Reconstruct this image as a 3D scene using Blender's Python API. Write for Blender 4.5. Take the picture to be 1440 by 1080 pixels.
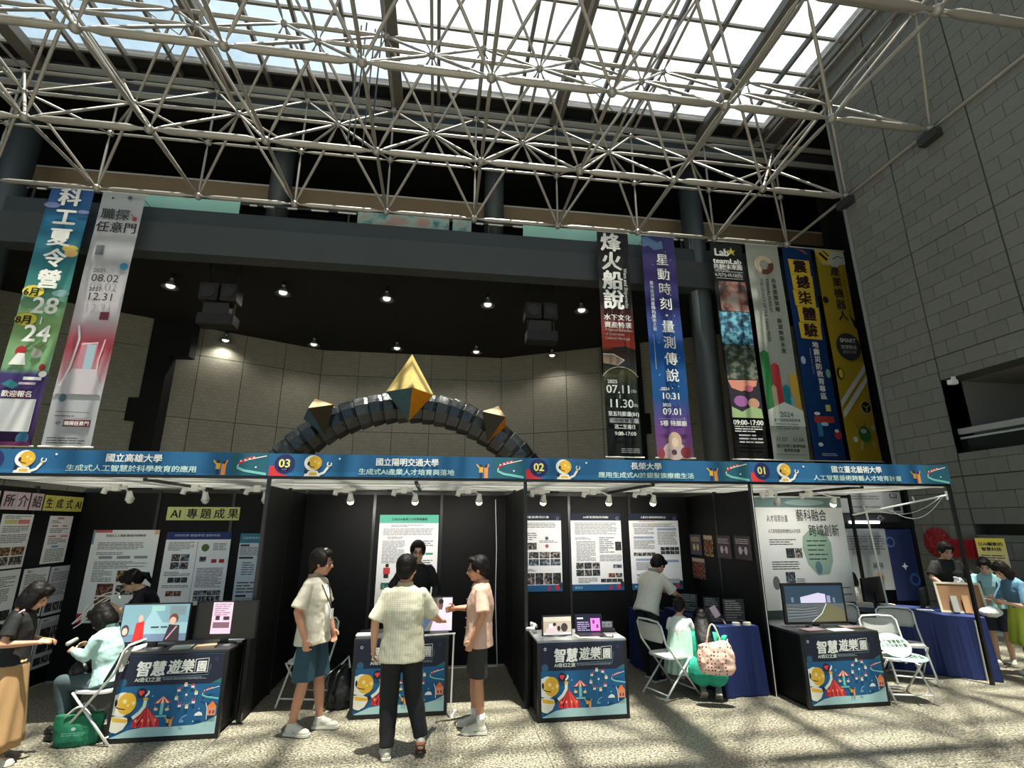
import bpy, bmesh, math, random
from mathutils import Vector, Matrix, noise
random.seed(7)
R = math.radians; PI = math.pi
sc = bpy.context.scene
COL = sc.collection
for o in list(bpy.data.objects): bpy.data.objects.remove(o)

# ---------------------------------------------------------------- camera, sky, sun, exposure
CAMH = 1.95
cd = bpy.data.cameras.new('camera'); cam = bpy.data.objects.new('camera', cd); COL.objects.link(cam)
cd.sensor_width = 36; cd.lens = 36 * 715.4 / 1440; cd.clip_end = 200; cd.clip_start = .05
cam.location = (0, 0, CAMH); cam.rotation_euler = (R(90 + 15.3), 0, R(-8.135)); sc.camera = cam
w = bpy.data.worlds.new('sky'); sc.world = w; w.use_nodes = True
nt = w.node_tree; nd = nt.nodes; lk = nt.links
bg = nd['Background']
tc = nd.new('ShaderNodeTexCoord'); nz = nd.new('ShaderNodeTexNoise'); nz.inputs['Scale'].default_value = 3.2; nz.inputs['Detail'].default_value = 6
nz.inputs['Roughness'].default_value = .6
dt = nd.new('ShaderNodeVectorMath'); dt.operation = 'DOT_PRODUCT'; dt.inputs[1].default_value = (.30, .10, .949)   # hazy glare round the sun side
ad = nd.new('ShaderNodeMath'); ad.operation = 'MULTIPLY_ADD'; ad.inputs[1].default_value = .2
lk.new(tc.outputs['Generated'], nz.inputs['Vector']); lk.new(tc.outputs['Generated'], dt.inputs[0])
lk.new(nz.outputs['Fac'], ad.inputs[0]); lk.new(dt.outputs['Value'], ad.inputs[2])
cr = nd.new('ShaderNodeValToRGB'); e = cr.color_ramp.elements
e[0].position = .86; e[0].color = (.19, .28, .35, 1); e[1].position = 1.12; e[1].color = (1.0, .985, .975, 1)
m_ = cr.color_ramp.elements.new(1.0); m_.color = (.12, .19, .245, 1)
mr = nd.new('ShaderNodeMapRange'); mr.inputs['From Min'].default_value = 0; mr.inputs['From Max'].default_value = 1.2
lk.new(ad.outputs[0], mr.inputs['Value']); lk.new(mr.outputs[0], cr.inputs['Fac'])
e[0].position = .60; m_.position = .757; e[2].position = .80
lk.new(cr.outputs['Color'], bg.inputs['Color']); bg.inputs['Strength'].default_value = 1.5
sd = bpy.data.lights.new('sun', 'SUN'); sun = bpy.data.objects.new('sun', sd); COL.objects.link(sun)
sd.energy = 10.5; sd.angle = R(1.0); sd.color = (1, .95, .84)
sun.rotation_euler = Vector((.06, -.14, 1)).to_track_quat('Z', 'Y').to_euler(); sun.location = (0, 3, 30)
vs = sc.view_settings; vs.view_transform = 'Standard'; vs.look = 'None'; vs.exposure = 0.62; vs.gamma = 1; vs.use_curve_mapping = False
sc.cycles.max_bounces = 8; sc.cycles.transparent_max_bounces = 16; sc.cycles.use_denoising = True
sc.cycles.sample_clamp_indirect = 4

# ---------------------------------------------------------------- materials
def lin(c):
    return tuple(((v / 255) / 12.92 if v / 255 <= .04045 else ((v / 255 + .055) / 1.055) ** 2.4) for v in c)
_M = {}
def mat(name, rgb, rough=.6, metal=0, var=0, scale=8, bump=0, bscale=60, emit=0, rnd=0, coat=0):
    if name in _M: return _M[name]
    m = bpy.data.materials.new(name); m.use_nodes = True; n = m.node_tree.nodes; l = m.node_tree.links
    b = n['Principled BSDF']; c = lin(rgb) + (1,)
    b.inputs['Base Color'].default_value = c; b.inputs['Roughness'].default_value = rough; b.inputs['Metallic'].default_value = metal
    if coat: b.inputs['Coat Weight'].default_value = coat
    src = None
    if var:
        t = n.new('ShaderNodeTexCoord'); z = n.new('ShaderNodeTexNoise'); z.inputs['Scale'].default_value = scale; z.inputs['Detail'].default_value = 5
        l.new(t.outputs['Object'], z.inputs['Vector'])
        mx = n.new('ShaderNodeMix'); mx.data_type = 'RGBA'
        mx.inputs[6].default_value = tuple(v * (1 - var) for v in c[:3]) + (1,); mx.inputs[7].default_value = tuple(min(1, v * (1 + var)) for v in c[:3]) + (1,)
        l.new(z.outputs['Fac'], mx.inputs[0]); l.new(mx.outputs[2], b.inputs['Base Color']); src = mx.outputs[2]
    if rnd:
        oi = n.new('ShaderNodeObjectInfo'); hv = n.new('ShaderNodeHueSaturation'); ml = n.new('ShaderNodeMath'); ml.operation = 'MULTIPLY_ADD'
        ml.inputs[1].default_value = rnd; ml.inputs[2].default_value = 1 - rnd / 2
        l.new(oi.outputs['Random'], ml.inputs[0]); l.new(ml.outputs[0], hv.inputs['Value'])
        if src: l.new(src, hv.inputs['Color'])
        else: hv.inputs['Color'].default_value = c
        l.new(hv.outputs[0], b.inputs['Base Color'])
    if bump:
        t = n.new('ShaderNodeTexCoord'); z = n.new('ShaderNodeTexNoise'); z.inputs['Scale'].default_value = bscale; z.inputs['Detail'].default_value = 4
        bp = n.new('ShaderNodeBump'); bp.inputs['Strength'].default_value = bump; bp.inputs['Distance'].default_value = .01
        l.new(t.outputs['Object'], z.inputs['Vector']); l.new(z.outputs['Fac'], bp.inputs['Height']); l.new(bp.outputs[0], b.inputs['Normal'])
    if emit:
        b.inputs['Emission Color'].default_value = c; b.inputs['Emission Strength'].default_value = emit
    if name == 'black_panel': b.inputs['Specular IOR Level'].default_value = .25
    _M[name] = m; return m
def ink(rgb, emit=0):
    return mat('ink_%02x%02x%02x%s' % (tuple(rgb) + (('e%g' % emit) if emit else '',)), rgb, .75 if not emit else .3, emit=emit)
def lin2(c): return tuple(min(.85, v * 1.9) for v in lin(c))
def grad(name, stops, z0, z1, var=0):
    """printed vertical colour gradient on a banner, bottom z0 to top z1 (local)"""
    m = mat(name, (128, 128, 128), .85); n = m.node_tree.nodes; l = m.node_tree.links
    t = n.new('ShaderNodeTexCoord'); s = n.new('ShaderNodeSeparateXYZ'); r = n.new('ShaderNodeMapRange'); c = n.new('ShaderNodeValToRGB')
    r.inputs['From Min'].default_value = z0; r.inputs['From Max'].default_value = z1
    l.new(t.outputs['Object'], s.inputs[0]); l.new(s.outputs['Z'], r.inputs['Value']); l.new(r.outputs[0], c.inputs[0])
    el = c.color_ramp.elements
    while len(el) > 1: el.remove(el[0])
    el[0].position = stops[0][0]; el[0].color = lin2(stops[0][1]) + (1,)
    for p, q in stops[1:]:
        k = el.new(p); k.color = lin2(q) + (1,)
    l.new(c.outputs[0], n['Principled BSDF'].inputs['Base Color']); return m
def photo(name, c1, c2, c3, scale=30, emit=0):
    """a small printed photograph: blotches of three colours"""
    m = mat(name, (128, 128, 128), .7); n = m.node_tree.nodes; l = m.node_tree.links
    t = n.new('ShaderNodeTexCoord'); v = n.new('ShaderNodeTexNoise'); v.inputs['Scale'].default_value = scale; v.inputs['Detail'].default_value = 3
    c = n.new('ShaderNodeValToRGB'); el = c.color_ramp.elements; el[0].position = .38; el[0].color = lin(c1) + (1,); el[1].position = .62; el[1].color = lin(c3) + (1,)
    k = el.new(.5); k.color = lin(c2) + (1,)
    l.new(t.outputs['Object'], v.inputs['Vector']); l.new(v.outputs['Fac'], c.inputs[0]); b = n['Principled BSDF']; l.new(c.outputs[0], b.inputs['Base Color'])
    if emit: l.new(c.outputs[0], b.inputs['Emission Color']); b.inputs['Emission Strength'].default_value = emit
    return m

# ---------------------------------------------------------------- mesh helpers
def box(bm, x0, x1, y0, y1, z0, z1, mi=0):
    v = [bm.verts.new(p) for p in ((x0, y0, z0), (x1, y0, z0), (x1, y1, z0), (x0, y1, z0), (x0, y0, z1), (x1, y0, z1), (x1, y1, z1), (x0, y1, z1))]
    for f in ((0, 3, 2, 1), (4, 5, 6, 7), (0, 1, 5, 4), (1, 2, 6, 5), (2, 3, 7, 6), (3, 0, 4, 7)):
        bm.faces.new([v[i] for i in f]).material_index = mi
    return v
def frame_of(d, xa=None):
    d = d.normalized()
    x = Vector(xa) if xa is not None else (Vector((1, 0, 0)) if abs(d.x) < .9 else Vector((0, 1, 0)))
    x = (x - d * x.dot(d))
    if x.length < 1e-5: x = Vector((0, 1, 0)) - d * d.y
    x.normalize(); return x, d.cross(x)
def loft(bm, pts, rad, seg=12, xa=None, cap=True):
    """closed tube through pts; rad = r or (rx, ry) per point"""
    pts = [Vector(p) for p in pts]; rings = []
    for i, p in enumerate(pts):
        d = (pts[min(i + 1, len(pts) - 1)] - pts[max(i - 1, 0)])
        if d.length < 1e-6: d = Vector((0, 0, 1))
        x, y = frame_of(d, xa); r = rad[i] if isinstance(rad, (list, tuple)) else rad
        rx, ry = r if isinstance(r, (list, tuple)) else (r, r)
        rings.append([bm.verts.new(p + x * rx * math.cos(2 * PI * k / seg) + y * ry * math.sin(2 * PI * k / seg)) for k in range(seg)])
    for a, b in zip(rings, rings[1:]):
        for k in range(seg): bm.faces.new((a[k], a[(k + 1) % seg], b[(k + 1) % seg], b[k]))
    if cap: bm.faces.new(rings[0][::-1]); bm.faces.new(rings[-1])
    return rings
def ball(bm, c, r, seg=12, rings=8, M=None):
    rx, ry, rz = (r, r, r) if not isinstance(r, (list, tuple)) else r
    c = Vector(c); Mm = M or Matrix.Identity(3)
    top = bm.verts.new(c + Mm @ Vector((0, 0, rz))); bot = bm.verts.new(c + Mm @ Vector((0, 0, -rz))); rr = []
    for i in range(1, rings):
        t = PI * i / rings
        rr.append([bm.verts.new(c + Mm @ Vector((rx * math.sin(t) * math.cos(2 * PI * k / seg), ry * math.sin(t) * math.sin(2 * PI * k / seg), rz * math.cos(t)))) for k in range(seg)])
    for k in range(seg):
        bm.faces.new((top, rr[0][k], rr[0][(k + 1) % seg])); bm.faces.new((bot, rr[-1][(k + 1) % seg], rr[-1][k]))
    for a, b in zip(rr, rr[1:]):
        for k in range(seg): bm.faces.new((a[k], b[k], b[(k + 1) % seg], a[(k + 1) % seg]))
def caps(bm, p0, p1, r0, r1, seg=12):
    loft(bm, [p0, p1], [r0, r1], seg); ball(bm, p0, r0, seg, 6); ball(bm, p1, r1, seg, 6)
def obj(name, bm, m, parent=None, loc=None, smooth=False, bevel=0):
    me = bpy.data.meshes.new(name)
    if bevel: bmesh.ops.bevel(bm, geom=bm.edges[:], offset=bevel, segments=2, affect='EDGES', clamp_overlap=True)
    if isinstance(bm, bmesh.types.BMesh):
        bmesh.ops.recalc_face_normals(bm, faces=bm.faces[:]); bm.to_mesh(me); bm.free()
    for q in (m if isinstance(m, (list, tuple)) else [m]): me.materials.append(q)
    if smooth:
        for p in me.polygons: p.use_smooth = True
    o = bpy.data.objects.new(name, me); COL.objects.link(o)
    if parent: o.parent = parent
    if loc is not None: o.location = loc
    return o
def B(): return bmesh.new()
def bx(name, x0, x1, y0, y1, z0, z1, m, parent=None, bevel=0):
    b = B(); box(b, x0, x1, y0, y1, z0, z1); return obj(name, b, m, parent, bevel=bevel)
def tag(o, label, cat, group=None):
    o['label'] = label; o['category'] = cat
    if group: o['group'] = group
    return o
def thing(name, label, cat, loc=(0, 0, 0), rz=0, group=None):
    o = bpy.data.objects.new(name, None); COL.objects.link(o); o.location = loc; o.rotation_euler = (0, 0, rz); o.empty_display_size = .1
    return tag(o, label, cat, group)
def struct(o): o['kind'] = 'structure'; return o
def dup(o, parent=None, loc=None, rz=None, label=None):
    c = o.copy(); COL.objects.link(c)
    if parent: c.parent = parent
    if loc is not None: c.location = loc
    if rz is not None: c.rotation_euler = (0, 0, rz)
    if label: c['label'] = label
    for ch in list(o.children): dup(ch, c)
    return c
_T = {}
def text_mesh(body, size, bold=0, shear=0, align='LEFT', space=1, lsp=1):
    cu = bpy.data.curves.new('text', 'FONT'); cu.body = body; cu.size = size; cu.offset = bold * size; cu.shear = shear; cu.align_x = align
    cu.space_character = space; cu.space_line = lsp; cu.resolution_u = 3 if any(ord(q) < 128 for q in body.replace('\n', '')) else 2; cu.fill_mode = 'FRONT'
    o = bpy.data.objects.new('text', cu); COL.objects.link(o)
    me = bpy.data.meshes.new_from_object(o.evaluated_get(bpy.context.evaluated_depsgraph_get()))
    bpy.data.objects.remove(o); bpy.data.curves.remove(cu); return me
def text(parent, body, x, z, size, col, y=-.004, bold=0, shear=0, align='LEFT', width=None, vert=False, rot=0, emit=0, name='lettering', sx=1, lsp=1):
    """flat lettering on a board whose front faces local -Y; x,z = start of baseline (or top of a vertical column)"""
    if vert: body = '\n'.join(body)
    me = text_mesh(body, size, 0, shear, 'CENTER' if vert else align, lsp=lsp)
    if width and me.vertices:
        xs = [v.co.x for v in me.vertices]; k = width / max(1e-6, max(xs) - min(xs)); sx = k
    if vert: z = z - size * .85
    Rm = Matrix.Rotation(rot, 4, 'Z')
    for v in me.vertices:
        p = Rm @ Vector((v.co.x * sx, v.co.y, 0)); v.co = (x + p.x, y, z + p.y)
    me.materials.clear(); me.materials.append(ink(col, emit))
    if bold:          # heavier strokes: the same outline printed again with small shifts
        bb = bmesh.new(); bw_ = bold * size * 1.25
        for q, (dx, dz) in enumerate(((-bw_, 0), (bw_, 0), (0, bw_ * .6), (0, -bw_ * .6))):
            bb.from_mesh(me)
            bb.verts.ensure_lookup_table()
            for v in bb.verts[-len(me.vertices):]: v.co.x += dx; v.co.z += dz; v.co.y -= .0003 * (q + 1)
        bb.to_mesh(me); bb.free()
    o = bpy.data.objects.new(name, me); COL.objects.link(o); o.parent = parent; return o

class Art:
    """printed shapes lying on a board (local x, z; front at -y)"""
    def __init__(s, parent, y0=-.002, name='printed_picture', emit=0):
        s.p = parent; s.y = y0; s.n = name; s.bm = B(); s.m = []; s.emit = emit; s.k = 0
    def mi(s, c):
        m = c if isinstance(c, bpy.types.Material) else ink(c, s.emit)
        if m not in s.m: s.m.append(m)
        return s.m.index(m)
    def poly(s, pts, c):
        s.k += 1; y = s.y - s.k * .00012
        f = s.bm.faces.new([s.bm.verts.new((a, y, b)) for a, b in pts]); f.material_index = s.mi(c); return s
    def rect(s, x0, x1, z0, z1, c): return s.poly([(x0, z0), (x1, z0), (x1, z1), (x0, z1)], c)
    def ell(s, x, z, rx, rz, c, n=24, rot=0):
        return s.poly([(x + rx * math.cos(2 * PI * k / n) * math.cos(rot) - rz * math.sin(2 * PI * k / n) * math.sin(rot), z + rx * math.cos(2 * PI * k / n) * math.sin(rot) + rz * math.sin(2 * PI * k / n) * math.cos(rot)) for k in range(n)], c)
    def line(s, pts, w, c):
        s.k += 1; y = s.y - s.k * .00012; L = []; mi = s.mi(c)
        for i, (a, b) in enumerate(pts):
            a0, b0 = pts[max(i - 1, 0)]; a1, b1 = pts[min(i + 1, len(pts) - 1)]; dx, dz = a1 - a0, b1 - b0; d = math.hypot(dx, dz) or 1
            L.append((s.bm.verts.new((a - dz / d * w / 2, y, b + dx / d * w / 2)), s.bm.verts.new((a + dz / d * w / 2, y, b - dx / d * w / 2))))
        for p, q in zip(L, L[1:]):
            s.bm.faces.new((p[0], p[1], q[1], q[0])).material_index = mi
        return s
    def ring(s, x, z, r, w, c, n=28, a0=0, a1=2 * PI, sz=1):
        return s.line([(x + r * math.cos(a0 + (a1 - a0) * k / n), z + sz * r * math.sin(a0 + (a1 - a0) * k / n)) for k in range(n + 1)], w, c)
    def rows(s, x0, x1, z1, z0, step, c=(70, 70, 74), fill=.42, gap=.12):
        """small print: rows of word-long strokes"""
        s.k += 1; y = s.y - s.k * .00012; mi = s.mi(c); z = z1
        while z > z0:
            x = x0; end = x1 - (x1 - x0) * (random.random() * .5 if random.random() < .3 else random.random() * .04)
            while x < end:
                L = step * random.uniform(1.5, 5); e_ = min(x + L, end)
                f = s.bm.faces.new([s.bm.verts.new(p) for p in ((x, y, z - step * fill), (e_, y, z - step * fill), (e_, y, z), (x, y, z))]); f.material_index = mi
                x = e_ + step * .35
            z -= step
        return s
    def done(s, name=None):
        o = obj(name or s.n, s.bm, s.m, s.p); return o

black = mat('black_panel', (7, 7, 8), .6, var=.15, scale=3, bump=.05, bscale=200)
blackm = mat('black_metal', (20, 20, 21), .35)
blackpl = mat('black_plastic', (24, 24, 26), .4)
screenm = mat('dark_screen', (10, 12, 14), .12)
steel = mat('silver_painted_steel', (150, 146, 138), .36, metal=.35, var=.12, scale=2.5)
dsteel = mat('dark_facade_steel', (58, 62, 62), .5, var=.12, scale=1.2)
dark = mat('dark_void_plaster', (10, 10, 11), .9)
white = mat('white_plastic', (226, 226, 220), .4, var=.03)
whitem = mat('white_powder_coat', (225, 224, 218), .35)
paper = mat('poster_paper', (244, 244, 244), .6)
fas_blue = (22, 92, 138); navy = (22, 30, 52); wht = (235, 235, 228); yel = (226, 176, 50); red_ = (214, 48, 52); tealc = (120, 196, 190)

# ================================================================ SETTING
# floor: terrazzo slabs on a base
raft0 = mat('fill_opening_metal', (90, 92, 92), .5)
def floor_mat():
    m = mat('terrazzo_floor', (140, 136, 122), .38); n = m.node_tree.nodes; l = m.node_tree.links; b = n['Principled BSDF']
    t = n.new('ShaderNodeTexCoord'); g = n.new('ShaderNodeNewGeometry')
    v = n.new('ShaderNodeTexVoronoi'); v.inputs['Scale'].default_value = 80; v2 = n.new('ShaderNodeTexNoise'); v2.inputs['Scale'].default_value = 48; v2.inputs['Detail'].default_value = 8
    v2.inputs['Roughness'].default_value = .75
    v3 = n.new('ShaderNodeTexNoise'); v3.inputs['Scale'].default_value = 1.1; v3.inputs['Detail'].default_value = 4
    for q in (v, v2, v3): l.new(g.outputs['Position'], q.inputs['Vector'])
    c = n.new('ShaderNodeValToRGB'); el = c.color_ramp.elements; el[0].position = .42; el[0].color = lin((66, 64, 58)) + (1,); el[1].position = .60; el[1].color = lin((206, 198, 172)) + (1,)
    k = el.new(.5); k.color = lin((140, 135, 120)) + (1,)
    l.new(v2.outputs['Fac'], c.inputs[0])
    c2 = n.new('ShaderNodeValToRGB'); e2 = c2.color_ramp.elements; e2[0].position = .0; e2[0].color = (.35, .34, .31, 1); e2[1].position = 1; e2[1].color = (1, 1, 1, 1)
    sp = n.new('ShaderNodeSeparateColor'); l.new(v.outputs['Color'], sp.inputs[0]); l.new(sp.outputs[0], c2.inputs[0])
    mx = n.new('ShaderNodeMix'); mx.data_type = 'RGBA'; mx.blend_type = 'MULTIPLY'; mx.inputs[0].default_value = .55; l.new(c.outputs[0], mx.inputs[6]); l.new(c2.outputs[0], mx.inputs[7])
    mx2 = n.new('ShaderNodeMix'); mx2.data_type = 'RGBA'; mx2.blend_type = 'MULTIPLY'; mx2.inputs[0].default_value = .3; l.new(mx.outputs[2], mx2.inputs[6]); l.new(v3.outputs['Fac'], mx2.inputs[7])
    l.new(mx2.outputs[2], b.inputs['Base Color'])
    r = n.new('ShaderNodeMapRange'); r.inputs['To Min'].default_value = .28; r.inputs['To Max'].default_value = .55; l.new(v2.outputs['Fac'], r.inputs[0]); l.new(r.outputs[0], b.inputs['Roughness'])
    return m
FM = floor_mat()
fl = struct(bx('floor', -22, 22, -10, 26, -.2, -.004, mat('floor_joint', (60, 58, 52), .8)))
b = B(); box(b, -1.497, 1.497, -1.497, 1.497, -.003, 0); slab = obj('floor_slab', b, FM, fl); first = True
for i in range(-6, 6):
    for j in range(-3, 9):
        p = (4.035 + 1.5 + 3 * i, 1.37 + 3 * j - 1.5, 0)
        if p[0] < -21 or p[0] > 21: continue
        if first: slab.location = p; first = False
        else: dup(slab, fl, p)

# right wall: granite blocks in running bond, wide joints every third block and eighth course
mort = mat('wall_joint', (62, 64, 60), .9)
gran = mat('grey_granite', (108, 110, 104), .7, var=.14, scale=9, bump=.25, bscale=40, rnd=.14)
b = B(); WX = 10.78
OY, OZ0, OZ1 = 9.25, 3.36, 4.95; SY, SZ0, SZ1 = 9.2, 1.73, 1.93
box(b, WX, WX + .5, OY, 10.75, -.004, 15); box(b, WX, WX + .5, -10, OY, OZ1, 15); box(b, WX, WX + .5, -10, OY, SZ1, OZ0); box(b, WX, WX + .5, -10, OY, -.004, SZ0)
box(b, WX + .3, WX + .5, -10, OY, SZ0, SZ1)
wr = struct(obj('wall_right', b, mort))
bm0 = B(); HW, HH = .3083, .1606; g_ = .005
box(bm0, -.03, 0, -HW + g_, HW - g_, -HH + g_, HH - g_); blk = bpy.data.meshes.new('stone_block'); 
bmesh.ops.bevel(bm0, geom=bm0.edges[:], offset=.004, segments=1, affect='EDGES'); bmesh.ops.recalc_face_normals(bm0, faces=bm0.faces[:]); bm0.to_mesh(blk); bm0.free(); blk.materials.append(gran)
far = B(); cnt = 0
edges = [10.75 - .02, 9.25, 7.4, 5.55, 3.7, 1.85, 0, -1.85, -3.7, -5.55, -7.4, -9.25]
def put_block(y0, y1, z0, z1):
    global cnt
    for (qz0, qz1) in ((OZ0, OZ1), (SZ0, SZ1)):
        if y0 < OY - .05 and z1 > qz0 + .01 and z0 < qz1 - .01:
            if z0 < qz0 - .03: z1 = qz0
            elif z1 > qz1 + .03: z0 = qz1
            else: return
    dj = random.uniform(-.002, .002)
    if y1 > 5.4 and cnt < 300 and z1 < 12.9:
        o = bpy.data.objects.new('stone_block', blk); COL.objects.link(o); o.parent = wr
        o.location = (WX + dj, (y0 + y1) / 2, (z0 + z1) / 2); o.scale = (1, (y1 - y0) / (2 * HW), (z1 - z0) / (2 * HH)); cnt += 1
    elif y1 > -4: box(far, WX - .03, WX, y0 + g_, y1 - g_, z0 + g_, z1 - g_)
for pi in range(len(edges) - 1):
    yt, yb = edges[pi], edges[pi + 1]
    for r in range(46):
        z0 = .31 - .3213 + r * .3213; z1 = z0 + .3213
        if z0 < 0: z0 = 0
        if z1 > 15: break
        if (r - 1) % 8 == 0: z0 += .012
        cuts = [yt - .012]; y = yt - (.617 if r % 2 == 0 else .308)
        while y > yb + .1: cuts.append(y); y -= .617
        cuts.append(yb + .012)
        for a, c in zip(cuts, cuts[1:]): put_block(c, a, z0, z1)
o = obj('stone_block_field', far, gran, wr); o['kind'] = 'stuff'
# recess behind the opening: upper gallery
gal = mat('gallery_plaster', (108, 108, 104), .8)
b = B(); box(b, WX, 14.6, OY, OY + .3, OZ0 - .2, OZ1 + .2); box(b, WX + .5, 14.6, -10, OY, OZ1, OZ1 + .2); box(b, 14.6, 14.8, -10, OY + .3, OZ0 - .2, OZ1 + .2)
box(b, WX + .5, 14.6, -10, OY, OZ0 - .2, OZ0)
struct(obj('wall_gallery', b, gal))
t = thing('gallery_railing', 'grey metal and glass railing band across the opening in the stone wall', 'railing', (0, 0, 0))
bx('top_rail', WX + .12, WX + .2, 4, OY, OZ0 + .40, OZ0 + .52, mat('pale_rail', (150, 152, 150), .4), t)
bx('lower_band', WX + .14, WX + .19, 4, OY, OZ0 + .30, OZ0 + .34, mat('pale_rail2', (170, 176, 174), .4), t)
bx('glass_panel', WX + .155, WX + .17, 4, OY, OZ0, OZ0 + .30, mat('smoked_glass', (26, 30, 32), .1), t)
t = thing('gallery_lamp', 'white square downlight in the dark gallery behind the opening', 'lamp', (12.2, 8.2, OZ1))
bx('lamp_housing', -.2, .2, -.12, .12, -.06, 0, blackm, t); bx('lamp_diffuser', -.16, .16, -.09, .09, -.068, -.06, mat('lamp_glow', (240, 240, 235), emit=2.5), t)
t = thing('wall_camera', 'small white box camera under the corner of the gallery opening', 'camera', (10.70, 8.95, 4.83))
bx('camera_body', -.08, .08, -.06, .06, -.05, .05, white, t, bevel=.01); bx('bracket', .0, .08, -.02, .02, .05, .12, white, t)
# black edge strip and return of the wall
struct(bx('trim_1', 10.70, 11.0, 10.73, 10.79, 0, 15, mat('pale_edge', (128, 130, 126), .5)))
struct(bx('wall_right_return', 13.7, 14.0, 10.79, 14.6, 0, 15, dark))
struct(bx('wall_right_back', 11.28, 13.7, 10.5, 10.7, 0, 15, dark))
# facade across the hall
struct(bx('wall_far_right', 13.25, 20, 14.1, 14.4, 0, 15.2, dark))
struct(bx('ceiling_soffit', -19, 19, 14.2, 26, 9.6, 9.75, dark))
struct(bx('ceiling_upper', -19, 19, 13.4, 26, 15.3, 15.5, dark))
struct(bx('wall_upper_back', -19, 19, 21, 21.3, 9.75, 15.3, dark))
o = struct(bx('beam_front', -19, 19, 14.0, 14.5, 9.28, 10.2, dsteel)); o.name = 'trim_2'
o = struct(bx('trim_3', -19, 19, 14.15, 14.6, 10.2, 10.75, mat('dark_ledge', (44, 50, 53), .5)))
struct(bx('floor_gallery', -19, 19, 14.6, 21, 10.6, 10.8, dark))
for i, (z0, z1, yy) in enumerate(((14.05, 14.5, 13.55), (14.6, 15.1, 13.45), (15.1, 15.5, 13.4))):
    struct(bx('trim_%d' % (4 + i), -19, 13.6, yy, yy + .25, z0, z1, dsteel))
    struct(bx('trim_%d' % (8 + i), -19, 13.6, yy - .12, yy + .1, z0 - .035, z0, mat('pale_flange', (176, 180, 178), .4)))
struct(bx('trim_12', -19, 16, 15.5, 15.75, 12.15, 12.68, mat('tan_parapet', (136, 116, 90), .7, var=.15, scale=2)))
struct(bx('trim_13', -19, 16, 15.47, 15.78, 12.68, 12.74, mat('pale_cap', (190, 188, 180), .5)))
# round columns
b = B(); loft(b, [(0, 0, 0), (0, 0, 15.4)], .36, 24)
for nm, x, zb in (('wall_column_a', -12.4, 0), ('wall_column_b', -5.36, 10.75), ('wall_column_c', 1.53, 10.75), ('wall_column_d', 8.35, 0)):
    b = B(); loft(b, [(x, 15.0 - (.55 if zb == 0 else 0), zb), (x, 15.0 - (.55 if zb == 0 else 0), 15.3)], .33 if zb else .36, 28)
    o = struct(obj(nm, b, mat('column_metal', (62, 68, 70), .45, var=.1, scale=1), smooth=False)); 
    for p in o.data.polygons: p.use_smooth = len(p.vertices) == 4
# square dark posts on the far side of the passage
for nm, x0, x1 in (('wall_post_a', -11.05, -10.3), ('wall_post_b', 7.7, 8.5)):
    struct(bx(nm, x0, x1, 20, 20.6, 0, 9.6, dark))
struct(bx('trim_14', -10.3, -9.6, 20, 20.5, 8.1, 9.6, dark)); struct(bx('trim_15', 6.9, 7.7, 20, 20.5, 8.1, 9.6, dark))
struct(bx('trim_16', -19, -11.05, 20, 20.5, 5.55, 6.42, dark)); struct(bx('trim_17', 8.5, 19, 20, 20.5, 5.55, 6.42, dark))
struct(bx('wall_post_c', -1.9, -1.0, 20.2, 20.7, 0, 4.1, dark)); struct(bx('wall_post_d', -17, -13.9, 14.6, 15.6, 0, 9.4, dsteel))
struct(bx('wall_post_e', 11.2, 12.4, 17, 17.6, 0, 9.6, dark))
# rear granite wall: three facets of large panels with a fine tile relief
rg = mat('beige_tile_wall', (128, 122, 106), .75, rnd=.08)
n = rg.node_tree.nodes; l = rg.node_tree.links; t_ = n.new('ShaderNodeTexCoord'); mp = n.new('ShaderNodeMapping'); mp.inputs['Rotation'].default_value = (R(90), 0, 0)
br = n.new('ShaderNodeTexBrick'); br.inputs['Scale'].default_value = 1; br.inputs['Brick Width'].default_value = .2; br.inputs['Row Height'].default_value = .14; br.inputs['Mortar Size'].default_value = .006
br.inputs['Color1'].default_value = lin((150, 147, 131)) + (1,); br.inputs['Color2'].default_value = lin((142, 139, 124)) + (1,); br.inputs['Mortar'].default_value = lin((122, 119, 106)) + (1,)
l.new(t_.outputs['Object'], mp.inputs[0]); l.new(mp.outputs[0], br.inputs['Vector'])
for lnk in list(n['Principled BSDF'].inputs['Base Color'].links): 
    hs = lnk.from_node; l.new(br.outputs['Color'], hs.inputs['Color'])
bk = struct(bx('wall_back', -19, 19, 25.4, 25.6, 0, 9.6, mort))
def facet(ax, ay, bx_, by_):
    L = math.hypot(bx_ - ax, by_ - ay); n_ = max(1, round(L / 1.5)); ang = math.atan2(by_ - ay, bx_ - ax); wdt = L / n_
    bb = B(); box(bb, 0, L, .05, .3, 0, 9.6); q = obj('joint_backing', bb, mort, bk); q.location = (ax, ay, 0); q.rotation_euler.z = ang
    for i in range(n_):
        for (z0, z1) in ((.7, 3.28), (3.30, 5.85), (5.87, 8.42), (8.44, 9.6)):
            b2 = B(); box(b2, .012, wdt - .012, 0, .05, z0, z1); s = obj('wall_panel', b2, rg, bk)
            s.location = (ax + math.cos(ang) * wdt * i, ay + math.sin(ang) * wdt * i, 0); s.rotation_euler.z = ang
struct(bx('wall_back_right', 13.9, 19.3, 17.3, 17.5, 0, 9.6, dark)); struct(bx('wall_back_left', -19.3, -16.5, 17.3, 17.5, 0, 9.6, dark)); struct(bx('wall_side_right', 19, 19.3, 10, 26, 0, 15.5, dark))
facet(-5.44, 23.1, 2.79, 23.1); facet(-16.6, 17.3, -5.44, 23.1); facet(2.79, 23.1, 13.95, 17.3)
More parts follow.
